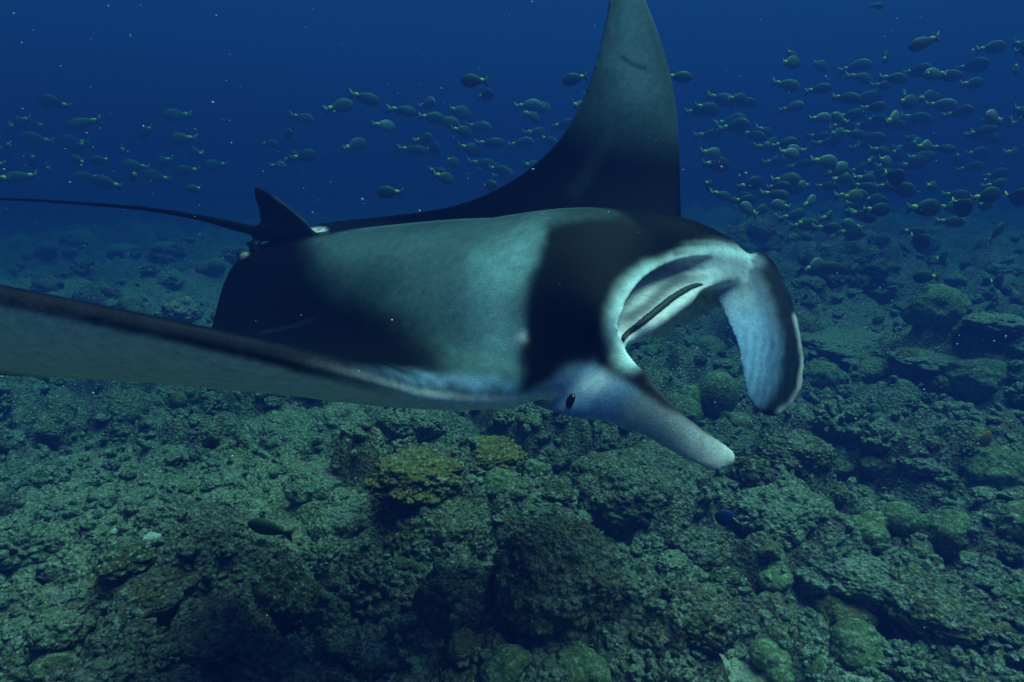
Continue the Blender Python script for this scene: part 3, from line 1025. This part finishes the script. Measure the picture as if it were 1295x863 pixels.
def back_pigment(Q):
    Q0 = 0.45 * Q + 0.55 * (Q - 6 * np.stack([Nz, NZ2], -1))
    c = np.tile(DARK, (len(Q), 1))
    m = soft(Q, [(395, 296), (480, 284), (700, 262), (860, 262), (850, 277), (700, 283), (688, 320), (662, 360), (656, 420), (652, 500), (600, 500), (560, 440), (500, 415), (430, 372), (404, 345)], 32)
    c = over(c, 0.30 * m, SLATE)
    m = soft(Q, [(520, 330), (610, 296), (690, 280), (682, 330), (660, 375), (655, 440), (655, 492), (610, 490), (575, 455), (530, 410), (500, 380)], 46)
    c = over(c, 0.62 * m, SLATE)
    m = soft(Q, [(600, 330), (672, 300), (676, 330), (658, 370), (654, 470), (620, 450), (600, 390)], 32)
    c = over(c, 0.80 * m, SLATE * 1.9)
    m = soft(Q, [(404, 300), (480, 292), (560, 300), (520, 335), (440, 345), (414, 330)], 22)
    c = over(c, 0.30 * m, SLATE)
    # dark wedge reaching up between the pale areas
    m = soft(Q, [(395, 480), (400, 400), (450, 385), (505, 405), (545, 440), (552, 462), (520, 470)], 26)
    c = over(c, 0.9 * m, DARK)
    # rear of the head: dark saddle
    m = soft(Q, [(694, 286), (760, 276), (860, 276), (980, 312), (990, 345), (900, 312), (840, 322), (800, 350), (780, 395), (785, 440), (760, 465), (716, 470), (690, 492), (660, 500), (662, 400), (668, 360), (684, 322)], 9)
    c = over(c, 0.97 * m, DARK)
    # pale cheek with the eye and pale front of the head
    m = soft(Q0, [(668, 500), (700, 482), (722, 462), (752, 460), (768, 478), (800, 480), (830, 500), (860, 540), (760, 560), (690, 540), (664, 525)], 9)
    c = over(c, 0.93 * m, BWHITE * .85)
    m = np.exp(-(np.hypot((Q0[:, 0] - 752) / 30, (Q0[:, 1] - 484) / 17)) ** 2)
    c = over(c, 0.9 * m, np.array([.80, .84, .92]))  # highlight on the bulge beside the eye, painted into the colour
    m = np.exp(-(np.hypot((Q[:, 0] - 712) / 26, (Q[:, 1] - 502) / 15)) ** 2)
    c = over(c, 0.62 * m, np.array([.16, .18, .34]))
    m = soft(Q, [(655, 500), (690, 496), (690, 530), (655, 525)], 14)
    c = over(c, 0.3 * m, np.array([.20, .21, .34]))
    m = soft(Q0, ARM, 6)
    c = over(c, 0.93 * m, DARK)
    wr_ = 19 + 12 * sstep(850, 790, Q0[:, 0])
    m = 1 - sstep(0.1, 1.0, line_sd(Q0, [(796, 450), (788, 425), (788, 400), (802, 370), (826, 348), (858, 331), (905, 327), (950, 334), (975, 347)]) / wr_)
    c = over(c, 0.95 * m, np.minimum(BWHITE * [1.9, 1.5, 1.0], .92))  # white rim pigment, brightened so the colour also carries its sheen
    m = soft(Q, [(440, 467), (560, 473), (655, 484), (664, 505), (500, 492)], 12)
    c = over(c, (0.70 * m) * (0.45 + 0.55 * sstep(480, 620, Q[:, 0])) * np.clip(0.75 + 0.9 * Nz, 0, 1), BWHITE * .8)
    return c


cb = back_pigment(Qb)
# raised far wing, upper side
Qw = bPX + 5 * np.stack([Nz, fbm(BV * 28 + 50, 6, 4, .6)], -1)
cw = np.tile(DARK, (nb, 1))
m = soft(Qw, [(775, -160), (770, 0), (752, 95), (742, 140), (775, 150), (820, 155), (850, 160), (850, 130), (834, 70), (820, 20), (800, -160)], 62)
cw = over(cw, 0.80 * m, SLATE * 1.0)
m = soft(Qw, [(790, -160), (785, 0), (770, 80), (800, 120), (826, 110), (815, 40), (800, -160)], 30)
cw = over(cw, 0.5 * m, SLATE * 1.8)
m = 1 - sstep(3, 16, line_sd(Qw, [(770, 175), (752, 205), (728, 240)]))
cw = over(cw, 0.06 * m, SLATE)
m = 1 - sstep(1.0, 3.0, line_sd(bPX, [(786, 72), (800, 82), (817, 87)]))
cw = over(cw, 0.8 * m, DARK)
kw = sstep(0.24, 0.32, tv[bS]) * side_far
col0 = cb * (1 - kw[:, None]) + cw * kw[:, None]
knw = sstep(0.42, 0.5, tv[bS]) * (~side_far)
col0 = over(col0, knw, DARK)
# black and violet mottled rim along the leading edge
cpos = np.where(bJ < MD, cd[np.minimum(bJ, MD - 1)], np.where(bJ >= MD + MM, cv[np.clip(bJ - MD - MM, 0, MV - 1)], 0))
rim = (1 - sstep(0.0, 0.05, cpos)) * sstep(0.30, 0.45, tv[bS]) * (~side_far)
col0 = over(col0, 0.2 * rim * (0.5 + 0.5 * np.clip(Nz * 2 + .4, 0, 1)), np.array([.03, .035, .085]))
# underside
col1 = np.tile(WHITE * 1.2, (nb, 1))
edge = 1 - sstep(0.012, 0.04 + 0.03 * tv[bS], cpos + 0.012 * Nz)
col1 = over(col1, 0.985 * edge * sstep(0.34, 0.55, tv[bS]), DARK * 1.6 + [.006, .006, .012])
tipd = sstep(0.70, 0.84, cpos + 0.06 * Nz) * sstep(0.55, 0.72, tv[bS])
col1 = over(col1, 0.88 * tipd, np.array([.03, .035, .037]))
col1 = over(col1, sstep(0.86, 0.93, cpos), DARK * 1.5)
# mouth lining
col2 = np.tile(np.array([.62, .61, .63]), (nb, 1))
m = 1 - sstep(3, 9, line_sd(bPX, [(793, 402), (818, 386), (838, 366), (860, 353), (890, 352)]))
col2 = over(col2, 0.75 * m, np.array([.05, .035, .06]))
m = soft(bPX, [(800, 396), (822, 384), (842, 362), (868, 352), (894, 352), (880, 358), (850, 372), (815, 402), (796, 412)], 4)
col2 = over(col2, 0.5 * m, np.array([.10, .07, .11]))
col2 = over(col2, 0.85 * sstep(850, 915, bPX[:, 0]), np.array([.42, .45, .52]))
# near head fin
Q = bPX + 4 * np.stack([Nz, Nl], -1)
col3 = np.tile(WHITE * .85, (nb, 1))
m = 1 - sstep(3, 10 + 4 * Nz, line_sd(Q, [(806, 452), (832, 488), (866, 521), (900, 546), (914, 556)]))
col3 = over(col3, 0.85 * m, DARK * 1.5 + [0, 0, .01])
col3 = over(col3, 0.6 * sstep(.35, .6, Nz) * (1 - sstep(4, 26, line_sd(Q, [(806, 458), (866, 528), (920, 565)]))), np.array([.10, .10, .14]))
col3 = over(col3, 0.95 * soft(Q, ARM, 5), DARK * 1.5 + [0, 0, .008])
wr = 0.5 + 0.5 * np.sin((bPX[:, 1] - 0.55 * bPX[:, 0]) * .7 + 4 * Nl)
col3 = col3 * (1 - 0.10 * wr)[:, None]
# far head fin: pale inner face, dark outer border with a thin white lip
GREYV = np.array([.40, .44, .52])
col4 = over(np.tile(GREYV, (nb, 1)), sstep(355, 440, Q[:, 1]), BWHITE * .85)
m = soft(Q, [(980, 322), (1040, 330), (1040, 560), (950, 540), (962, 512), (982, 480), (985, 430), (977, 390), (965, 360), (950, 338)], 12)
col4 = over(col4, 0.96 * m, DARK + [.002, .003, .01])
m = np.exp(-((poly_sd(Q, [(980, 322), (1040, 330), (1040, 560), (950, 540), (962, 512), (982, 480), (985, 430), (977, 390), (965, 360), (950, 338)]) - 8) / 10) ** 2)
col4 = over(col4, 0.55 * m, BLUE)
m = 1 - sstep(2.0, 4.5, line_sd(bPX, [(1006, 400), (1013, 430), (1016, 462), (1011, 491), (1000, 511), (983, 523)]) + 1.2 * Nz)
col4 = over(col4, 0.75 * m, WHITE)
fold = 0.5 + 0.5 * np.sin((bPX[:, 0] * 0.95 + bPX[:, 1] * 0.12) * .62 + 5 * Nl)
col4 = col4 * (1 - 0.42 * (fold * sstep(400, 440, bPX[:, 1])))[:, None]
m = 1 - sstep(2, 5, np.hypot(bPX[:, 0] - 912, (bPX[:, 1] - 343)))
col4 = over(col4, 0.9 * m, np.array([.03, .025, .03]))
m = soft(Q, [(880, 240), (1020, 290), (1020, 352), (990, 350), (962, 327), (900, 312)], 6)
col4 = over(col4, 0.97 * m, DARK)
outside = sstep(0.0, 0.4, BN @ np.array([0, -1.0, 0]))
col4 = over(col4, 0.97 * outside, DARK)
col5 = np.tile(DARK * 1.3, (nb, 1))
col6 = np.tile(DARK, (nb, 1))
col6 = over(col6, 0.35 * (1 - sstep(0, 5, line_sd(bPX, [(398, 288), (384, 275), (366, 260), (348, 247)]))), SLATE)
col7 = over(np.tile(DARK * 1.5, (nb, 1)), 0.8 * sstep(.1, .5, Nz), WHITE)
cbn = back_pigment(bPX + 6 * np.stack([Nz, fbm(BV * 28 + 50, 6, 4, .6)], -1))
mroot = soft(bPX, [(600, 300), (800, 420), (826, 470), (800, 500), (770, 545), (600, 600)], 16)
col3 = col3 * (1 - mroot[:, None]) + cbn * mroot[:, None]
mr12 = mroot * (1 - sstep(488, 500, bPX[:, 1])) * (1 - sstep(778, 786, bPX[:, 0]))
col1 = col1 * (1 - mr12[:, None]) + cbn * mr12[:, None]
col2 = col2 * (1 - mr12[:, None]) + cbn * mr12[:, None]
C = np.zeros((nb, 3))
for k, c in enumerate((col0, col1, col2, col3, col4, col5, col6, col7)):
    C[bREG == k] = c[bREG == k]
# two raw white scars: one at the shoulder, one at the root of the dorsal fin
onback = bREG == 0
for (pl, w) in [([(650, 412), (664, 414), (666, 432), (656, 436), (648, 430)], 3), ([(392, 290), (410, 288), (414, 293), (396, 296)], 2.5)]:
    m = soft(bPX + 3 * np.stack([Nz, Nf], -1), pl, w) * sstep(-.35, .1, Nz + .3 * Nf) * onback
    C = over(C, 0.9 * m, WHITE * 1.1)
m = (1 - sstep(.6, 2.0, line_sd(bPX, [(661, 440), (660, 470), (663, 498)]))) * onback
C = over(C, 0.7 * m, DARK)
m = (1 - sstep(.5, 2.2, line_sd(bPX, [(330, 421), (370, 413), (402, 402)]))) * onback
C = over(C, 0.07 * m, SLATE)
C = C * (1 + 0.10 * Nz + 0.10 * Nf)[:, None]
# soften seams between neighbouring regions
ne = len(body.edges)
E = np.zeros(ne * 2, int); body.edges.foreach_get("vertices", E); E = E.reshape(-1, 2)
for _ in range(3):
    acc = C.copy(); cnt = np.ones(nb)
    np.add.at(acc, E[:, 0], C[E[:, 1]]); np.add.at(acc, E[:, 1], C[E[:, 0]])
    np.add.at(cnt, E[:, 0], 1); np.add.at(cnt, E[:, 1], 1)
    C = acc / cnt[:, None]
C = np.clip(C, 0.0018, 0.92)
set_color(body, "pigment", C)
body.polygons.foreach_set("use_smooth", np.ones(len(body.polygons), dtype=bool))

mm, t, b = new_mat("manta_skin")
a_ = node(t, "ShaderNodeAttribute", attribute_name="pigment")
tcn = node(t, "ShaderNodeTexCoord")
n1 = noise_node(t, tcn.outputs["Object"], 45, 5, 0.65)
n2 = noise_node(t, tcn.outputs["Object"], 260, 3, 0.6)
g1 = ramp(t, n1.outputs[0], [(0.3, (.78, .78, .78)), (0.7, (1.2, 1.2, 1.2))])
g2 = ramp(t, n2.outputs[0], [(0.3, (.82, .82, .82)), (0.7, (1.18, 1.18, 1.18))])
c = mix(t, 1.0, a_.outputs["Color"], g1.outputs[0], 'MULTIPLY')
c = mix(t, 1.0, c, g2.outputs[0], 'MULTIPLY')
t.links.new(c, b.inputs["Base Color"])
b.inputs["Roughness"].default_value = 0.45
b.inputs["Specular IOR Level"].default_value = 0.025
bpn = node(t, "ShaderNodeBump")
bpn.inputs["Strength"].default_value = 0.35
bpn.inputs["Distance"].default_value = 0.003
t.links.new(n2.outputs[0], bpn.inputs["Height"])
t.links.new(bpn.outputs[0], b.inputs["Normal"])
M_SKIN = mm

manta = bpy.data.objects.new("manta_ray", None)
COL.objects.link(manta)
manta.empty_display_size = 0.2
manta.matrix_world = Matrix(((*MW[:, 0], MO[0]), (*MW[:, 1], MO[1]), (*MW[:, 2], MO[2]), (0, 0, 0, 1)))
tag(manta, "black and white manta ray gliding over the reef, mouth open and one wing raised", "manta ray")
link("body", body, M_SKIN, manta)

# eye
M_EYE = plain_mat("eye_black", (.004, .004, .006), 0.15, .1, 40, .5)
V, F = ICO[4]
e = bp(718, 507, 1.488)
# set the eye on the skin along the camera ray
dirb = to_body(at(718, 507, 2.0)) - bp(718, 507, 1.0); dirb /= np.linalg.norm(dirb)
o0 = bp(718, 507, 1.0)
rel = BV - o0
al = rel @ dirb
off = np.linalg.norm(rel - al[:, None] * dirb, axis=1)
cand = np.where(off < 0.008)[0]
kbest = cand[np.argmin(al[cand])] if len(cand) else 0
ec, en = BV[kbest], BN[kbest]
ux = np.cross(en, [0, 0, 1.0]); ux /= np.linalg.norm(ux); uy = np.cross(en, ux)
ev = V[:, :1] * ux * 0.012 + V[:, 1:2] * uy * 0.018 + V[:, 2:] * en * 0.010
eye = link("eye", mesh_from("eye", ev + ec, F), M_EYE, manta)

# lower jaw tooth band, a strip of fine rows of teeth just behind the lip
M_TOOTH = plain_mat("tooth_band", (.03, .034, .036), .6, .9, 260)
aa = np.linspace(-.58, .97, 120)
U3 = hermite(aa, RIM_A, RIM3); L3 = hermite(aa, LIP_A, LIP3)
w_ = np.sqrt(np.maximum(0, 1 - aa ** 2))[:, None]
A = L3 + UW * (0.002 + 0.001 * w_) - FW * 0.008 * w_
B = A + UW * 0.003 * w_ - FW * 0.010 * w_
Cc = L3 - FW * 0.02 * w_ - UW * 0.006
V = []
for k in range(120):
    V += [A[k], B[k], B[k] - FW * 0.008, Cc[k]]
V = np.array(V); V += 0.0004 * nr.randn(*V.shape)
link("tooth_band", mesh_from("tooth_band", V, np.array(grid_faces(120, 4))), M_TOOTH, manta)

# ------------------------------------------------------------------ fish
M_FB = plain_mat("fish_olive", (.075, .105, .022), .5, .35, 25)
M_FD = plain_mat("fish_dark", (.045, .065, .025), .5, .3, 25)
M_FY2 = plain_mat("fish_yellowish", (.13, .145, .02), .5, .35, 25)
M_FS = plain_mat("fish_silver", (.18, .21, .16), .45, .25, 25, .3)
M_FY = plain_mat("fish_yellow", (.85, .78, .05), .5, .1)
M_FT = plain_mat("fish_tail", (.16, .18, .10), .5, .2)
M_FF = plain_mat("fish_fin", (.06, .08, .04), .6, .2)
M_BLUE = plain_mat("fish_blue", (.018, .05, .18), .5, .15)


def fish_body(depth=.34, thick=.14, n=22, m=14, nose=.78):
    """side-compressed body along +X, one unit long without tail"""
    x = np.linspace(0, 1, n)
    prof = np.sin(np.pi * np.clip(x, 0, 1) ** nose) ** .75 * .5
    prof = np.maximum(prof, np.interp(x, [0, .05, .8, 1], [0, .02, .10, .085]))
    V = []
    for k in range(n):
        a = np.linspace(0, 2 * np.pi, m, endpoint=False)
        V.append(np.stack([np.full(m, .5 - x[k]), np.cos(a) * prof[k] * thick * 2 * .9, np.sin(a) * prof[k] * depth * 2 * (1 + .08 * np.sign(np.sin(a))) / 1.0], -1))
    V = np.array(V).reshape(-1, 3)
    return V, np.array(grid_faces(n, m))


def slab(poly, th=.012):
    """thin fin: outline in x,z with a lens thickness"""
    P = np.array(poly, float); n = len(P)
    c = P.mean(0)
    V = [[p[0], 0, p[1]] for p in P] + [[c[0], th, c[1]], [c[0], -th, c[1]]]
    F = []
    for k in range(n):
        F.append([k, (k + 1) % n, n]); F.append([(k + 1) % n, k, n + 1])
    return np.array(V), np.array(F)


def prism(poly, th):
    P = np.array(poly, float); n = len(P)
    V = [[p[0], y, p[1]] for y in (-th, th) for p in P]
    F = [[k, (k + 1) % n, n + (k + 1) % n, n + k] for k in range(n)]
    h = n // 2
    for b in (0, n):
        for k in range(h - 1): F.append([b + k, b + k + 1, b + n - 2 - k, b + n - 1 - k])
    return np.array(V), np.array(F)


def bend(V, k):
    V = np.array(V, float)
    V[:, 1] += k * np.minimum(0, V[:, 0] - .15) ** 2 * np.sign(-1.0)
    return V


def make_fish(bodymat, depth, tailcol, spot=True, bnd=0.0):
    V, F = fish_body(depth)
    parts = [("body", mesh_from("fish_body", V, F), bodymat)]
    tv_ = slab([(-.46, .05), (-.60, .14), (-.74, .24), (-.70, .12), (-.66, 0), (-.70, -.12), (-.74, -.24), (-.60, -.14), (-.46, -.05)])
    parts.append(("tail_fin", mesh_from("fish_tail_fin", *tv_, smooth=False), tailcol))
    dv = slab([(.24, depth * .42), (.14, depth * .74), (-.05, depth * .70), (-.28, depth * .52), (-.36, depth * .20), (-.1, depth * .3)])
    parts.append(("dorsal_fin", mesh_from("fish_dorsal_fin", *dv, smooth=False), M_FF))
    av = slab([(-.05, -depth * .40), (-.18, -depth * .70), (-.32, -depth * .42), (-.36, -depth * .15), (-.2, -depth * .3)])
    parts.append(("anal_fin", mesh_from("fish_anal_fin", *av, smooth=False), M_FF))
    if spot:
        Vv, Ff = ICO[3]
        parts.append(("tail_spot", mesh_from("fish_tail_spot", Vv * [.11, .08, .085] + [-.43, 0, .055], Ff), M_FY))
    Vv, Ff = ICO[3]
    parts.append(("eye", mesh_from("fish_eye", Vv * [.028, .095, .028] + [.34, 0, .05], Ff), M_EYE))
    for _, me, mt in parts:
        me.materials.append(mt)
        if bnd:
            for v_ in me.vertices: v_.co.y -= bnd * min(0, v_.co.x - .15) ** 2
    return parts


FISHK = {'olive': make_fish(M_FB, .25, M_FT), 'olive2': make_fish(M_FY2, .28, M_FT, True, .35), 'olive3': make_fish(M_FB, .23, M_FT, True, -.4), 'dark': make_fish(M_FD, .30, M_FF), 'silver': make_fish(M_FS, .27, M_FT),
         'round': make_fish(M_FD, .52, M_FY, False), 'orange': make_fish(plain_mat("fish_orange", (.26, .13, .03)), .46, M_FF, False),
         'blue': make_fish(M_BLUE, .33, M_FS, False), 'plaindark': make_fish(M_FD, .22, M_FF, False)}


def place_fish(kind, px, py, d, length, yaw, pitch, roll, label, group=None, cat='fish'):
    root = None
    for k, (nm, me, mt) in enumerate(FISHK[kind]):
        if k == 0:
            root = link("fish", me)
            tag(root, label, cat, group)
        else:
            link(nm, me, None, root)
    root.location = at(px, py, d)
    root.scale = (length,) * 3
    root.rotation_euler = (roll, pitch, yaw)
    return root


LEFT = [(75,130),(18,161),(34,156),(58,162),(112,157),(54,176),(99,180),(19,189),(111,189),(110,204),(138,204),(161,190),(178,210),(67,214),(34,225),(3,226),(1,208),(145,232),(116,224),(204,224),(232,147),(194,169),(239,177),(256,194),(278,210),(243,217),(255,240),(213,206),(48,203),(176,225)]
MIDA = [(419,135),(451,126),(375,151),(356,171),(331,183),(360,200),(344,211),(376,198),(479,160),(440,184)]
MIDB = [(501,141),(533,132),(537,150),(572,143),(555,155),(608,121),(577,167),(596,162),(531,177),(513,191),(541,190),(611,182),(587,190),(566,206),(603,208),(616,213),(621,216),(543,219),(555,226),(628,221),(611,236),(650,182),(659,134),(675,137),(666,149),(672,168),(685,180),(704,159),(712,166),(724,137),(667,211)]
RIGHTF = [(989,80),(1027,84),(986,109),(1027,113),(1074,85),(1244,61),(1282,61),(1277,89),(1189,97),(1220,106),(1121,100),(1110,108),(1062,125),(1086,130),(1100,136),(1135,130),(924,125),(932,131),(875,142),(884,139),(994,136),(916,154),(924,160),(888,171),(947,173),(985,181),(1048,171),(1038,181),(1072,171),(1075,181),(1121,158),(1149,151),(1182,134),(1281,143),(1291,119),(1234,166),(1237,174),(1274,194),(1187,189),(1143,178),(890,195),(895,209),(1005,209),(975,204),(1079,215),(1112,212),(1202,203),(1223,212),(1253,221),(1053,227),(890,236),(906,248),(1079,250),(1075,260),(1086,274),(1011,285),(989,239)]
fr = random.Random(3)
FADJ = {'olive': 'olive', 'olive2': 'yellowish', 'olive3': 'slim', 'dark': 'dark', 'silver': 'silvery'}


def school(pts, head, label, group, dr, kinds):
    for (px, py) in pts:
        d = fr.uniform(*dr) if py < 225 else fr.uniform(7, 9)
        L = fr.uniform(.030, .040) * d
        k = fr.choice(kinds)
        yaw = (0 if head > 0 else math.pi) + fr.choice([-1, 1]) * fr.uniform(.1, 1.0)
        pit = fr.uniform(-.28, .28)
        # the traced pixel is the tail spot: shift so that it lands there
        sx = math.cos(yaw) * .42 * L
        ys = sorted(q[1] for q in pts)
        row = 'upper' if py < ys[len(ys) // 3] else 'lower' if py > ys[2 * len(ys) // 3] else 'middle'
        place_fish(k, px + sx * FPX / d, py, d, L, yaw, pit, fr.uniform(-.15, .15), label % (FADJ[k], row), group)


OK3 = ['olive', 'olive2', 'olive3', 'dark', 'olive2', 'silver', 'olive3']
school(LEFT, -1, '%s fish with yellow tail spot, %s part of the school above the manta tail', 'school of fish above the tail', (10.0, 14.0), ['olive', 'olive2', 'dark', 'olive3'])
school(MIDA, 1, '%s fish with yellow tail spot, %s part of the cluster above the dorsal fin', 'small cluster of fish above the dorsal fin', (9.5, 13.0), OK3)
school(MIDB, 1, '%s fish with yellow tail spot, %s part of the school behind the raised wing', 'school of fish behind the raised wing', (9.0, 14.0), OK3)
school(RIGHTF, 1, '%s fish with yellow tail spot, %s part of the school right of the raised wing', 'dense school of fish right of the raised wing', (8.0, 12.5), OK3)
extra = []
for k in range(50):
    extra.append((fr.gauss(1120, 95), fr.gauss(180, 55)))
for k in range(26):
    extra.append((fr.uniform(930, 1290), fr.uniform(225, 300)))
school([e_ for e_ in extra if 60 < e_[1] < 305 and e_[0] > 870], 1, '%s fish with yellow tail spot, %s part of the school right of the raised wing', 'dense school of fish right of the raised wing', (9.5, 12.5), ['olive', 'dark', 'olive2', 'olive3'])
SIL = [(1000, 195), (1045, 205), (1015, 235), (1005, 190), (1060, 150), (1130, 150), (1170, 185), (985, 260), (1025, 255), (1075, 285), (1040, 150), (1255, 150), (1180, 95), (1060, 215), (1120, 205), (945, 265), (1030, 335)]
for (px, py) in SIL:
    place_fish('silver', px, py, fr.uniform(6, 8), fr.uniform(.20, .27), fr.uniform(.1, .9) + (math.pi if fr.random() < .4 else 0), fr.uniform(-.5, .2), 0,
               'pale silver fish turning below the dense school on the right', 'pale fish turning below the right school')
for (k, px, py, d, L, yaw, pit, lab) in [
    ('dark', 597, 103, 5.0, .22, math.pi, 0, 'dark fish swimming alone above the school behind the raised wing'),
    ('dark', 724, 101, 5.2, .22, math.pi, .2, 'dark fish just left of the upper raised wing'),
    ('dark', 490, 244, 4.6, .20, math.pi, 0, 'dark fish swimming lowest, between dorsal fin and raised wing'),
    ('olive', 1165, 56, 5.0, .26, math.pi, .35, 'olive fish climbing above the right school'),
    ('olive', 862, 98, 5.4, .24, 0, 0, 'fish just right of the upper raised wing edge'),
    ('round', 1132, 225, 4.6, .16, -.9, .4, 'dark round butterflyfish with yellow fins at the middle of the right school'),
    ('round', 1217, 263, 4.2, .16, -1.0, .5, 'black round butterflyfish with yellow tail low in the right school'),
    ('dark', 1112, 266, 4.8, .22, 0, 0, 'dark fish swimming low under the right school'),
    ('dark', 1172, 264, 4.6, .28, .1, 0, 'stout olive black fish under the right school'),
    ('dark', 1250, 248, 4.4, .24, .1, -.2, 'stout dark fish near the right edge under the school'),
    ('plaindark', 1262, 292, 4.6, .20, .4, -.8, 'dim dark fish pointing down at the right edge'),
    ('round', 1164, 306, 5.0, .17, -.8, .5, 'dark round fish with yellow tail just above the far reef'),
    ('round', 1192, 327, 5.2, .15, .5, 0, 'small dark round fish above the far reef'),
    ('dark', 1168, 351, 4.6, .20, math.pi, 0, 'dark fish skimming the far reef over the tall round coral'),
    ('round', 1262, 356, 5.2, .15, .3, 0, 'little dark fish with yellow mark over the far flat ledge'),
    ('round', 1288, 250, 4.6, .16, -.6, .2, 'dark round fish cut by the right picture edge'),
    ('plaindark', 240, 304, 6.0, .14, .8, .3, 'small lone dark fish under the manta tail'),
    ('plaindark', 1110, 8, 7.0, .2, .2, 0, 'faint fish high above the right school'),
    ('plaindark', 1055, 340, 5.2, .32, math.pi, -.1, 'grey reef fish resting beside the dark far rock'),
    ('orange', 1246, 556, 3.6, .10, .3, 0, 'small orange round fish over the right reef'),
    ('blue', 920, 657, 1.92, .078, math.pi * .96, -.35, 'blue surgeonfish with a yellow back line in front of the outcrop'),
    ('plaindark', 337, 668, 2.75, .16, math.pi, -.3, 'dark slender fish over the left rubble')]:
    if d > 4.1: d, L = d * 1.25, L * 0.95
    o = place_fish(k, px, py, d, L, yaw, pit, 0, lab)
    if k == 'blue':
        ln = prism([(.34, .11), (.2, .19), (0, .215), (-.2, .175), (-.40, .08), (-.40, .04), (-.2, .12), (0, .155), (.2, .135), (.34, .08)], .085)
        me = mesh_from("fish_back_stripe", *ln, smooth=False); me.materials.append(M_FY)
        link("back_stripe", me, None, o)

# ------------------------------------------------------------------ drifting specks
def specks():
    V0, F0 = ico(1)
    Vs, Fs, o = [], [], 0
    for k in range(520):
        px, py = nr.uniform(-100, 1400), nr.uniform(-80, 560) if nr.rand() < .8 else nr.uniform(0, 860)
        d = nr.uniform(0.9, 5.0)
        p = at(px, py, d)
        if p[2] < 0.5: continue
        s = (0.0006 + 0.0011 * nr.rand() ** 2) * (0.5 + d * 0.7)
        q = V0 * s * (1 + 0.4 * nr.randn(1, 3) * [[1, 1, 1]])
        Vs.append(q + p); Fs.append(F0 + o); o += len(q)
    me = mesh_from("drifting_plankton", np.concatenate(Vs), np.concatenate(Fs))
    ob = link("drifting_plankton", me, plain_mat("plankton", (.62, .56, .48), .8, .2))
    tag(ob, "pale specks of plankton drifting in the blue water", None, None, "stuff")


specks()

# ------------------------------------------------------------------ the water itself
def build_haze():
    X0, X1, Y0, Y1, Z0, Z1 = -110, 110, -110, 110, -1.6, CAMZ + 3.4
    V = [(X0, Y0, Z0), (X1, Y0, Z0), (X1, Y1, Z0), (X0, Y1, Z0), (X0, Y0, Z1), (X1, Y0, Z1), (X1, Y1, Z1), (X0, Y1, Z1)]
    F = [(0, 3, 2, 1), (4, 5, 6, 7), (0, 1, 5, 4), (1, 2, 6, 5), (2, 3, 7, 6), (3, 0, 4, 7)]
    me = mesh_from("haze", V, F, False)
    m = bpy.data.materials.new("sea_water_haze")
    m.use_nodes = True
    t = m.node_tree
    t.nodes.clear()
    out = t.nodes.new("ShaderNodeOutputMaterial")
    pv = t.nodes.new("ShaderNodeVolumePrincipled")
    dens = 0.30
    sig_t = np.array([.215, .118, .134])
    sig_s = np.array([.0030, .0066, .034])
    col = sig_s / dens
    ab = (sig_t - sig_s) / (dens * (1 - col))
    pv.inputs["Color"].default_value = (*col, 1)
    pv.inputs["Density"].default_value = dens
    pv.inputs["Absorption Color"].default_value = (*((1 - np.minimum(ab, 1)) ** 2), 1)
    pv.inputs["Anisotropy"].default_value = 0.1
    t.links.new(pv.outputs[0], out.inputs["Volume"])
    me.materials.append(m)
    o = link("haze", me)
    tag(o, "blue sea water that veils distant reef", None, None, "stuff")


build_haze()
